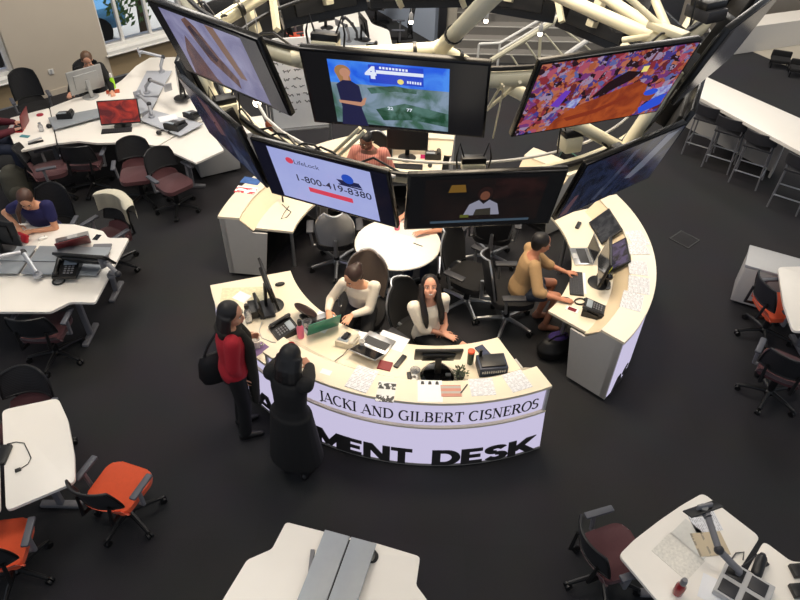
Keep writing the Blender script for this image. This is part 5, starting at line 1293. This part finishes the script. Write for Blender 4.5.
# ---- right desk
flat(637, 238, ZC, .28, .2, 8, 'paper_sheet', 'printed sheet farthest along the right counter, jutting over its edge', 'paper', M_text, .003)
flat(636, 249, ZC+.001, .2, .26, 3, 'paper_sheet', 'printed sheet second from the far end of the right counter stack', 'paper', M_text, .003)
flat(638, 268, ZC, .24, .2, 350, 'paper_sheet', 'printed sheet in the middle of the right counter', 'paper', M_text, .004)
flat(639, 285, ZC, .28, .22, 345, 'paper_sheet', 'printed sheet with small pictures on the right counter', 'paper', M_text, .003)
flat(632, 301, ZC, .28, .21, 338, 'paper_sheet', 'printed sheet nearest the near end of the right counter', 'paper', M_text, .003)
laptop(590, 257, ZW, 182, 'silver laptop open on the right desk beside the far hand', opn=100, w=.31, d=.21)
keyboard(576, 284, ZW, 172, 'black keyboard under the hands of the person in tan', w=.40, d=.15)
flat(583, 283, ZW, .36, .06, 172, 'paper_sheet', 'narrow white strip between the black keyboard and the monitor on the right desk', 'paper', M_paper)
monitor(599, 283, ZW, 168, 'black monitor facing the person in tan on the right desk', w=.52, h=.32, zc=.30, tilt=12)
mouse(565, 300, ZW, 0, 'black mouse under the near hand of the person in tan')
phone(593, 312, ZW, 160, 'black desk phone at the near end of the right desk', s=1.1)
t = thing('smartphone', 'red and white smartphone at the near corner of the right desk', 'smartphone', loc3(572, 310, ZW), rz(150)); MB().box((0, 0, .005), (.075, .14, .009), .003).build('case', M_wht, t); MB().box((0, 0, .0098), (.055, .09, .001)).build('display', mat('dark_red_screen', (110, 20, 30), .2), t)
t = thing('headset', 'black headset ring beside the near desk phone', 'headset', loc3(580, 302, ZW), R(20)); MB().tube([(.06*math.cos(R(a)), .045*math.sin(R(a)), .01) for a in range(0, 360, 20)], .008, 8, closed=True).build('headband', M_blk, t); MB().ball((.06, 0, .016), (.02, .025, .016), 10).build('ear_pad', M_blk, t)
flat(607, 319, ZW+.012, .3, .07, 150, 'envelope', 'orange envelope lying against the slope of the right desk', 'envelope', mat('orange_paper', (222, 140, 58), .7), .004)
t = thing('sticky_flags', 'yellow green paper flags standing behind the monitor on the right desk', 'note pad', loc3(603, 276, ZW), R(20)); MB().box((0, 0, .08), (.08, .02, .16), .002, rot=(0, R(10), 0)).build('flag', mat('lime_paper', (206, 222, 50), .6), t); MB().box((.05, 0, .06), (.05, .015, .12), .002, rot=(0, R(25), 0)).build('flag', mat('lime_paper', (206, 222, 50), .6), t); MB().box((0, 0, .012), (.12, .08, .024), .004).build('holder', M_blk, t)
t = thing('webcam', 'small black webcam on a stand behind the monitor on the right desk', 'webcam', loc3(606, 287, ZW), R(-10)); MB().cyl((0, 0, 0), (0, 0, .012), .05).build('foot', M_blk, t); MB().cyl((0, 0, .01), (0, 0, .12), .01).build('stem', M_blk, t); MB().ball((0, 0, .14), (.045, .04, .035), 14).build('head', M_blkgl, t)
single('remote_control', MB().box((0, 0, .012), (.05, .14, .024), .008), M_blk, 'black remote control at the far end of the right desk', 'remote', loc3(578, 226, ZW), R(-25))
def leaning(u0, v0, phi, label, scr, w=.44, h=.29):
    q = P(u0, v0, ZW); q = pol(2.0, math.degrees(math.atan2(q.y-CY, q.x-CX))); phi = math.degrees(math.atan2(q.y-CY, q.x-CX))+180; t = thing('monitor', label, 'monitor', (q.x, q.y, ZW+.006), rz(phi))
    X = Matrix.Rotation(R(48), 4, 'X')
    p = MB().box((0, 0, h/2), (w, .022, h), .006, M=X).build('panel', M_blk, t); MB().box((0, .0115, h/2), (w-.03, .002, h-.03), M=X).build('display', scr, p)
    MB().box((0, -.03, .02), (.1, .05, .04), .01).build('foot', M_blk, t); return t
leaning(593, 234, 188, 'flat grey screen leaning on the far slope of the right desk', emit('screen_grey_reflection', (92, 88, 86), .5, (34, 32, 34), 9, 1))  # mottled grey emission stands in for a reflection on this screen
leaning(610, 262, 176, 'flat screen with purple and green figures leaning on the right desk', emit('screen_purple_green', (38, 34, 40), .6, (104, 88, 130), 10, 1))
# ---- left desk
flat(246, 190, ZC, .26, .15, 80, 'leaflet', 'red and white leaflet on the left counter', 'leaflet', striped('red_white_leaflet', (240, 236, 232), (214, 40, 52), 'Y', 2.0, .6, .62, 'Generated', 3), .002)
flat(251, 181, ZC, .24, .14, 75, 'leaflet', 'blue leaflet on the left counter beyond the red and white one', 'leaflet', mat('blue_leaflet', (48, 88, 150), .6, var=.7, scale=20), .003)
single('cable', MB().tube([P(u, v, ZW+.006) for u, v in ((282, 204), (287, 209), (291, 212), (287, 217), (281, 219), (284, 213), (289, 206))], .005, 6), M_dark, 'tangled dark cable on the left desk worktop', 'cable', (0, 0, 0))
t = thing('webcam', 'small black webcam clamped on the left desk under the phone number screen', 'webcam', loc3(283, 202, ZW), R(10)); MB().cyl((0, 0, 0), (0, 0, .16), .012).build('stem', M_blk, t); MB().box((0, 0, .17), (.09, .05, .05), .012).build('head', M_blkgl, t)
# ---- round table
mug(397, 229, .73, 'pink cup at the far side of the round table', M_pink, .04, .11, False, 'cup', 'cup')
flat(401, 243, .73, .26, .32, 70, 'paper_sheet', 'white sheet on the round table by the bare arm', 'paper', M_paper)
t = thing('pen', 'dark pen with a white tag on the round table', 'pen', loc3(418, 245, .73), R(60)); MB().cyl((0, -.06, .005), (0, .06, .005), .005).build('barrel', M_dark, t); MB().box((-.06, .04, .001), (.08, .05, .002)).build('tag', M_paper, t)
# ---- back desk
monitor(407, 158, ZW, 268, 'black monitor on the back desk facing the photo', w=.56, h=.33, zc=.30, tilt=6, scr=mat('black_screen_off', (10, 10, 12), .4))
keyboard(407, 167, ZW, 268, 'black keyboard in front of the back desk monitor'); mouse(430, 166, ZW, 268, 'black mouse right of the back desk keyboard')
phone(433, 156, ZW, 268, 'black desk phone beside the back desk monitor', s=1.1)
single('sticky_note', MB().box((0, 0, .03), (.07, .004, .06)), mat('pink_note', (226, 50, 130), .7), 'pink sticky note at the lower corner of the back desk monitor', 'note', loc3(423, 158.5, ZW), R(-2))
laptop(564, 168, ZW, 210, 'green laptop on the short back right desk', lidm=mat('dull_green_lid', (60, 104, 88), .5), opn=110, w=.32, d=.22)
# ---- red jacket and bags
t = thing('jacket', 'red and black jacket hung on a chair just below the dark hanging screen', 'jacket', loc3(489, 262, 0))
mb = MB(); mb.loft([(0, 0, .42), (.01, 0, .6), (0, .0, .78), (0, 0, .9)], [.13, .15, .14, .07], [.06, .08, .07, .04], Vector((1, 0, 0)), 16); o = voxel(mb, .015, 3).build('red_shell', mat('red_nylon', (184, 20, 30), .6), t)
MB().loft([(-.14, -.03, .44), (-.13, -.03, .7), (-.1, -.02, .88)], [.045, .05, .04], [.05, .06, .04], Vector((1, 0, 0)), 12).build('black_panel', M_bag, t)
q = P(489, 262, 0); ch = copy_tree(exe); place(ch, (q.x, q.y+.02, 0), R(80-90), 'black swivel chair holding the red and black jacket', G3)
t = thing('handbag', 'dark bag with a purple cloth under the right desk', 'bag', loc3(553, 354, 0), R(20))
mb = MB(); mb.loft([(0, 0, .04), (0, 0, .14), (0, 0, .24)], [.2, .22, .16], [.13, .14, .08], Vector((1, 0, 0)), 18); voxel(mb, .015, 4).build('body', M_bag, t)
mb = MB(); mb.ball((.03, .02, .24), (.13, .08, .06), 14); voxel(mb, .014, 2).build('purple_cloth', mat('purple_cloth', (58, 40, 104), .85, var=.4), t)
MB().tube([(-.12, 0, .22), (-.06, -.05, .34), (.06, -.05, .34), (.12, 0, .22)], .01, 8).build('handle', M_blk, t)
# ---- left middle desk
laptop(75, 247, .73, 118, 'dark red laptop open on the left middle desk', lidm=mat('dark_red_lid', (112, 20, 26), .4), opn=128, w=.36, d=.24)
flat(97, 237.5, .73, .06, .1, 80, 'smartphone', 'black smartphone right of the dark red laptop', 'smartphone', M_blkgl, .008)
flat(102, 248, .73, .2, .11, 95, 'wallet', 'grey pouch at the corner of the left middle desk', 'pouch', M_grey, .02)
t = thing('wallet', 'red wallet in the hands of the person in navy', 'wallet', loc3(24, 241, .73), R(-25)); MB().box((0, 0, .05), (.17, .05, .1), .02, rot=(R(-30), 0, 0)).build('body', mat('red_leather', (168, 22, 36), .45), t); MB().box((.0, -.03, .085), (.03, .02, .02), .005).build('clasp', M_alu, t)
mouse(43, 239, .73, 30, 'white mouse right of the red wallet', M_wht)
single('cable', MB().tube([P(u, v, .736) for u, v in ((44, 238), (38, 243), (36, 249), (48, 250), (51, 246))], .005, 6), M_wht, 'white cable looping beside the white mouse', 'cable', (0, 0, 0))
phone(68, 272, .785, 95, 'black desk phone on the grey shelf of the left middle desk', s=1.25)
t = thing('headset', 'black headset hooked on the shelf edge below the desk phone', 'headset', loc3(59, 282, .735), R(10)); MB().tube([(.06*math.cos(R(a)), .055*math.sin(R(a)), .012) for a in range(0, 360, 20)], .01, 8, closed=True).build('headband', M_blk, t); MB().ball((0, .06, .02), (.05, .025, .02), 10).build('ear_pad', M_blk, t)
def arm_mon(base, elbow, head, label, name='screen_holder', m=M_grey, plate=True):
    t = thing(name, label, 'screen holder', base); B_, E_, H_ = Vector(base), Vector(elbow), Vector(head)
    MB().cyl(B_, B_+Vector((0, 0, .025)), .05).cyl(B_, Vector((B_.x, B_.y, E_.z-.12)), .022).build('base', m, t, True)
    MB().tube([Vector((B_.x, B_.y, E_.z-.12)), E_], .026, 10).build('lower_arm', m, t, True)
    MB().ball(E_, .036, 12).build('joint', M_dark, t, True)
    MB().tube([E_, H_], .024, 10).build('upper_arm', m, t, True)
    if plate: d = (H_-E_); d.z = 0; d.normalize(); MB().cyl(H_, H_+d*.05, .03).box(H_+d*.06, (.12, .12, .02), .004, rot=(R(80), 0, math.atan2(d.y, d.x)-R(90))).build('mount_plate', m, t, True)
    return t
M_sil = mat('silver_arm', (176, 178, 184), .35, metal=.5)
arm_mon(loc3(38, 276, .78), P(23, 252, .95), P(2, 256, 1.0), 'silver monitor arm on the grey shelf at the left edge', m=M_sil)
arm_mon(loc3(112, 276, .73), P(118, 274, .90), P(108, 264, .95), 'grey monitor arm at the end of the left middle desk', m=M_grey)


monitor(89, 270, .785, 86, 'black monitor folded back over the shelf of the left middle desk', w=.56, h=.30, zc=.16, tilt=38, stand=False, scr=mat('black_screen_off', (10, 10, 12), .4))
monitor(5, 249, .775, 80, 'black monitor cut off by the left edge on the left middle desk', w=.5, h=.32, zc=.24, tilt=0)
t = thing('garment', 'cream garment draped over the back of a maroon seated chair', 'garment', (P(116, 262, .08).x, P(116, 262, .08).y, .6), R(240-90))
mb = MB()
def cloth(u, v):
    c = 2*u-1; x = c*.29; y0 = -.30+.085*c*c; a = v*math.pi
    if v < .35: z = .08+.24*(v/.35); y = y0-.065-.02*math.sin(9*u)*(1-v)
    elif v < .65: b = (v-.35)/.3*math.pi; z = .32-.02*c*c*3+.035*math.sin(b); y = y0-.065*math.cos(b)-.005
    else: z = .32-.05*c*c-.20*(v-.65)/.35-.03*math.sin(7*u); y = y0+.06+.02*math.sin(11*u)
    return Vector((x, y, z)), Vector((0, 0, 1))
shell(mb, (24, 20), cloth, .008); mb.build('cloth', mat('cream_cloth', (206, 200, 180), .9, var=.08, scale=30, bump=.2), t)
t = thing('backpack', 'grey green backpack standing behind the person in navy', 'backpack', loc3(24, 203, 0), R(30))
mb = MB(); mb.loft([(0, 0, .06), (0, 0, .25), (0, .02, .48), (0, .02, .58)], [.17, .19, .17, .09], [.1, .13, .11, .06], Vector((1, 0, 0)), 18); voxel(mb, .016, 4).build('body', mat('grey_green_canvas', (74, 72, 62), .85, var=.2), t); mb = MB(); mb.ball((0, -.12, .22), (.13, .05, .13), 14); mb.build('front_pocket', mat('grey_green_canvas', (74, 72, 62), .85), t)
for sx in (-.09, .09): MB().tube([(sx, .1, .5), (sx*1.2, .19, .4), (sx*1.1, .15, .15)], .02, 8).build('strap', M_dark, t)
t = thing('tripod_case', 'two pale metal rails lying at the left edge beside the backpack', 'rails', loc3(4, 196, .0), R(-35))
for k in (0, .1): MB().tube([(-.3, k, .35), (.3, k, .35)], .014, 8).build('rail', M_lgrey, t)
for sx in (-.25, .25): MB().tube([(sx, 0, .35), (sx, .05, 0), (sx, .1, .35)], .012, 8).build('leg', M_grey, t)
# ---- window desk
laptop(26, 127, .73, 188, 'dark red laptop of the person in maroon', lidm=mat('dark_red_lid', (112, 20, 26), .4), basem=M_red, opn=98, w=.34, d=.23, scr=emit('screen_pale', (150, 180, 220), .7))
monitor(91, 97, .73, 134, 'silver backed monitor in front of the seated person in black', w=.54, h=.38, zc=.28, tilt=8, body=mat('silver_monitor_back', (166, 166, 164), .4, metal=.3, var=.04))
monitor(123, 126, .73, 282, 'monitor with a glowing red picture on the window desk', w=.56, h=.34, zc=.22, tilt=22, scr=emit('screen_red_glow', (96, 16, 14), .8, (200, 52, 30), 5, 1))
keyboard(117, 131, .73, 282, 'black keyboard below the red picture monitor')
bottle(114, 88, .73, 'lime green bottle with a white cap on the window desk', mat('lime_plastic', (170, 232, 40), .35), M_wht, .035, .19, .05)
flat(113, 92, .73, .2, .12, 110, 'booklet', 'orange red booklet under the lime green bottle', 'booklet', mat('orange_red_cover', (186, 74, 44), .6), .012)
phone(66, 116, .782, 282, 'black desk phone left of the silver backed monitor', s=1.05)
single('computer_mouse', MB().ball((0, 0, .018), (.035, .06, .02), 14), M_blk, 'black mouse at the desk seam near the phone', 'mouse', loc3(49, 127, .73), R(30))
single('coaster', MB().lathe([(.05, 0), (.05, .008), (.02, .012)], seg=20), mat('crimson_coaster', (150, 26, 50), .6), 'round crimson coaster on the window desk', 'coaster', loc3(40, 115, .73))
bottle(42, 131, .73, 'clear glass standing on the left part of the window desk', M_clear, M_clear, .034, .12, .01)
t = thing('stapler', 'silver and black stapler near the left corner of the window desk', 'stapler', loc3(36, 143, .73), R(30)); MB().box((0, 0, .012), (.2, .04, .02), .006).build('base', M_blk, t); MB().box((0, 0, .045), (.19, .04, .025), .01, rot=(0, R(-8), 0)).build('arm', M_lgrey, t)
flat(25, 136.5, .73, .13, .06, 80, 'smartphone', 'teal smartphone before the red laptop', 'smartphone', mat('teal_case', (60, 130, 140), .4), .009)
flat(168, 118, .784, .26, .18, 118, 'paper_sheet', 'white sheet on the pale shelf of the window desk', 'paper', M_paper)
phone(176, 127, .784, 250, 'black desk phone with a lit display on the window desk shelf', s=1.2)
t = thing('headset', 'black headset lying left of the window desk phone', 'headset', loc3(165, 134, .73), R(10)); MB().tube([(.08*math.cos(R(a)), .07*math.sin(R(a)), .03) for a in range(0, 200, 20)], .01, 8).build('headband', M_blk, t)
for sx in (-1, 1): MB().ball((sx*.08, 0, .03), (.04, .045, .028), 12).build('ear_pad', M_blk, t)
phone(193, 116, .784, 240, 'black desk phone at the far end of the pale shelf', s=1.0)
arm_mon(loc3(162, 72, .782), P(163, 57, 1.0), P(143, 52, 1.1), 'grey monitor arm nearest the window', m=M_sil)
arm_mon(loc3(147, 93, .782), P(150, 80, 1.0), P(166, 86, 1.1), 'grey monitor arm in the middle of the window desk', m=M_sil)
arm_mon(loc3(152, 117, .782), P(149, 104, .95), P(140, 96, 1.0), 'grey monitor arm beside the red picture monitor', m=M_sil)
monitor(182, 98, .782, 200, 'black monitor edge on behind the left hanging screen', w=.5, h=.32, zc=.26, tilt=5)
# ---- lower left desk
t = thing('power_adapter', 'black power adapter with a short cable on the lower left desk', 'charger', loc3(4, 456, .73), R(5)); MB().box((0, 0, .018), (.09, .19, .036), .008).build('brick', M_blk, t)
pts = [P(u, v, .735) for u, v in ((7, 444), (16, 442), (24, 443), (28, 451), (31, 458), (28, 464), (20, 469))]
MB().tube(pts, .004, 6).build('cable', M_blk, t, True); q = P(18, 470, .738); MB().box(q, (.045, .03, .02), .005, rot=(0, 0, R(30))).build('plug', M_blk, t, True)
# ---- bottom centre desk
t = thing('cable', 'coil of black cable beside the grey shelf on the bottom centre desk', 'cable', loc3(372, 557, .73))
for k in range(5): MB().tube([Vector((.045*math.cos(R(a))*(1-.1*k), .05*math.sin(R(a)), .006+.007*k)) for a in range(0, 360, 20)], .0035, 6, closed=True).build('loop', M_blk, t)
# ---- lower right desk
M_slv = mat('clear_sleeve', (226, 224, 216), .12, var=.1, scale=30, coat=.6)
flat(678, 556, .73, .30, .24, 40, 'document_sleeve', 'shiny clear sleeve with a speckled print on the lower right desk', 'sleeve', mat('speckled_print', (228, 224, 214), .15, var=.28, scale=46, coat=.8), .003)
flat(694, 539, .73, .28, .2, 40, 'document_sleeve', 'shiny clear sleeve lying behind the speckled one', 'sleeve', M_slv, .003)
flat(704, 520, .73, .2, .22, 8, 'paper_sheet', 'printed sheet under the head of the monitor arm', 'paper', M_text, .003)
flat(710, 544, .73, .19, .24, 6, 'envelope', 'tan window envelope under the monitor arm', 'envelope', striped('tan_envelope', (196, 180, 152), (150, 140, 124), 'Y', 3, .7, .2, 'Generated', 3), .004)
bottle(677, 593, .73, 'red bottle with a grey lid at the lower right desk', mat('red_drink', (134, 30, 36), .25, coat=.4), M_grey, .036, .15, .05)
arm_mon(loc3(735, 578, .73), P(719, 550, .95), P(708, 517, 1.05), 'long grey monitor arm without a screen on the lower right desk', m=M_grey)
hv = P(703, 509, 1.06); t = thing('mount_head', 'dark tilted screen mount at the tip of the long grey arm', 'mount', hv, R(20)); MB().box((0, 0, 0), (.28, .012, .1), .004, rot=(R(60), 0, 0)).build('plate', M_blk, t); MB().cyl((0, 0, -.04), (0, 0, .03), .03).build('ring', M_alu, t)
t = thing('speaker_bottle', 'round ended black bottle lying on the lower right desk', 'bottle', loc3(757, 569, .73), R(-35)); MB().caps((0, -.07, .04), (0, .07, .04), .04, .04, 18).build('body', M_blk, t); MB().cyl((0, .09, .04), (0, .115, .04), .022).build('cap', M_dark, t)
t = thing('cable_bundle', 'loose dark cables with a plug near the desk seam at the lower right', 'cable', loc3(752, 566, .73)); 
for pts in (((742, 566), (748, 562), (757, 555), (755, 553)), ((745, 570), (752, 572), (760, 567), (766, 563)), ((731, 560), (736, 553), (744, 552), (743, 560))): MB().tube([P(u, v, .737) for u, v in pts], .005, 6).build('cable', M_dark, t, True)
MB().box(P(761, 566, .742), (.13, .04, .022), .006, rot=(0, 0, R(25))).build('plug', M_dark, t, True)
t = thing('dock', 'white and dark docking unit at the bottom of the lower right desk', 'device', loc3(742, 592, .73), R(-38))
MB().box((0, 0, .03), (.34, .3, .06), .006).build('housing', M_lgrey, t)
for sx, sy in ((-.09, .07), (.07, .07), (-.09, -.08), (.07, -.08)): MB().box((sx, sy, .064), (.12, .11, .01), .002).build('panel', M_blk if (sx < 0) == (sy > 0) else M_dark, t)
flat(716, 592, .73, .22, .2, 60, 'paper_sheet', 'blank white sheet left of the docking unit', 'paper', M_paper, .003)
for u, v, lb in ((797, 572, 'small black box at the right edge of the lower right desk'), (797, 592, 'larger black box at the right edge below the small one')): single('device_box', MB().box((0, 0, .02), (.1, .1, .04), .006), M_blk, lb, 'box', loc3(u, v, .73), R(5))
# ---- back of the hall
bd = thing('desk', 'white desk cluster far behind the weather picture', 'desk', (-.95, 13.1, 0))
bp = [(310, 14), (336, 9), (363, 8), (372, 24), (389, 30), (393, 48), (390, 50), (306, 52), (303, 26)]
MB().prism(rpoly(pxy(bp, .73), .1), .70, .73, .003).build('tabletop', M_white, bd, True)
for (x, y) in ((-1.6, 12.5), (-.5, 12.5), (-1.5, 13.6), (-.9, 13.7)): MB().cyl((x, y, 0), (x, y, .70), .03).build('leg', M_grey, bd, True)
monitor(364, 40, .73, 20, 'black monitor edge on upon the far white desk', w=.5, h=.32, zc=.28)
monitor(327, 28, .73, 300, 'small black monitor at the left of the far white desk', w=.34, h=.22, zc=.24)
arm_mon(loc3(349, 42, .73), P(346, 26, 1.0), P(340, 22, 1.1), 'grey monitor arm left of the far black monitor', m=M_grey); arm_mon(loc3(357, 40, .73), P(352, 24, 1.0), P(346, 18, 1.1), 'grey monitor arm right beside the far black monitor', m=M_dark)
flat(352, 36, .73, .5, .9, 95, 'desk_mat', 'bluish grey mat in the middle of the far white desk', 'mat', M_greytop, .006)
phone(372, 46, .73, 270, 'black desk phone on the far white desk')
f = task_chair(M_orange); put(f, 302, 55, 20, 'orange office chair at the left of the far white desk', G2)
f2_ = copy_tree(blk); put(f2_, 398, 52, 180, 'black office chair right of the far white desk', 'black office chairs')
f3_ = copy_tree(blk); put(f3_, 376, 22, 215, 'black office chair behind the far white desk', 'black office chairs')
wb = thing('whiteboard', 'whiteboard covered in handwriting on a wheeled stand, left of the weather picture', 'whiteboard', tuple(P(305, 160, 0)[:2])+(0,), R(14))
MB().box((0, 0, 1.25), (.82, .025, 1.35), .004).build('board', mat('whiteboard_face', (244, 244, 243), .4, var=.02), wb)
mb = MB(); rnd = random.Random(11)
for i in range(9):
    x = -.32; zz = 1.82-i*.12
    while x < .26-.05*rnd.random()*i:
        l_w = rnd.uniform(.05, .13); pts = []
        for k in range(int(l_w/.01)): pts.append((x+k*.01, -.014, zz+x*.02+rnd.uniform(-.024, .024)))
        if len(pts) > 2: mb.tube(pts, .006, 4)
        x += l_w+.035
mb.build('handwriting', M_dark, wb)
for sx in (-.43, .43): MB().tube([(sx, 0, .1), (sx, 0, 2.0)], .022, 8).build('stand_post', M_alu, wb); MB().box((sx, 0, .06), (.05, .55, .04), .01).build('foot', M_alu, wb)
MB().box((0, -.04, .56), (.8, .07, .02), .004).build('marker_tray', M_alu, wb)
for sx in (-.43, .43):
    for sy in (-.24, .24): MB().cyl((sx-.012, sy, .022), (sx+.012, sy, .022), .022).build('caster', M_blk, wb)
# ================================================================ camera and light
cam = bpy.data.cameras.new('camera'); co = bpy.data.objects.new('camera', cam); COL.objects.link(co)
c, s = math.cos(ROLL), math.sin(ROLL)
R0 = Vector((1, 0, 0)); D0 = Vector((0, -math.sin(PITCH), -math.cos(PITCH))); FW = Vector((0, math.cos(PITCH), -math.sin(PITCH)))
rt_ = R0*c + D0*s; dn_ = R0*(-s) + D0*c
M = Matrix((rt_, -dn_, -FW)).transposed().to_4x4(); M.translation = (0, 0, CAM_H)
co.matrix_world = M
cam.sensor_width = 36; cam.lens = 36*F_PX/800; cam.clip_start = .05; cam.clip_end = 200
SC.camera = co
def area(name, loc, size, power, col, aim=None, spread=180):
    l = bpy.data.lights.new(name, 'AREA'); l.shape = 'DISK' if not isinstance(size, tuple) else 'RECTANGLE'
    if isinstance(size, tuple): l.size, l.size_y = size
    else: l.size = size
    l.energy = power; l.color = col; l.spread = R(spread)
    o = bpy.data.objects.new(name, l); COL.objects.link(o); o.location = loc
    d = (Vector(aim)-Vector(loc)) if aim is not None else Vector((0, 0, -1))
    o.rotation_euler = d.to_track_quat('-Z', 'Y').to_euler()
    return o
WARM = (1, .83, .62); NEUT = (1, .93, .84); COOL = (.84, .92, 1)
area('ceiling_lamp', (CX, CY-.3, 6.6), 2.6, 165, WARM, spread=110)
area('ceiling_lamp', (-3.2, 4.0, 7), 2.2, 120, NEUT)
area('ceiling_lamp', (3.2, 3.2, 7), 2.2, 75, NEUT)
area('ceiling_lamp', (-3.5, 9.5, 7), 2.5, 210, NEUT)
area('ceiling_lamp', (4.5, 10, 7), 2.5, 190, NEUT)
area('ceiling_lamp', (-.5, 12.5, 7), 2.5, 290, NEUT)
area('ceiling_lamp', (7, 14, 7), 2.5, 250, NEUT)
area('ceiling_lamp', (0, 1.2, 7), 2.0, 36, NEUT)
for a in (225, 262, 300, 345, 20, 150, 105):
    q = pol(2.0, a, 4.4)
    l = bpy.data.lights.new('desk_spot', 'SPOT'); l.energy = 36; l.color = WARM; l.spot_size = R(62); l.spot_blend = .7; l.shadow_soft_size = .08
    o = bpy.data.objects.new('desk_spot', l); COL.objects.link(o); o.location = q
    o.rotation_euler = (pol(2.05, a, .8)-q).to_track_quat('-Z', 'Y').to_euler()
sun = bpy.data.lights.new('sun', 'SUN'); sun.energy = 5.5; sun.angle = R(12); so = bpy.data.objects.new('sun', sun); COL.objects.link(so)
so.rotation_euler = Vector((-.55, -.5, -1)).to_track_quat('-Z', 'Y').to_euler()
so.location = (-12, 18, 10)
w = bpy.data.worlds.new('world'); SC.world = w; w.use_nodes = True
w.node_tree.nodes['Background'].inputs['Color'].default_value = (.80, .87, 1, 1); w.node_tree.nodes['Background'].inputs['Strength'].default_value = .5
vs = SC.view_settings; vs.view_transform = 'Standard'; vs.look = 'None'; vs.exposure = 0; vs.gamma = 1; vs.use_curve_mapping = False
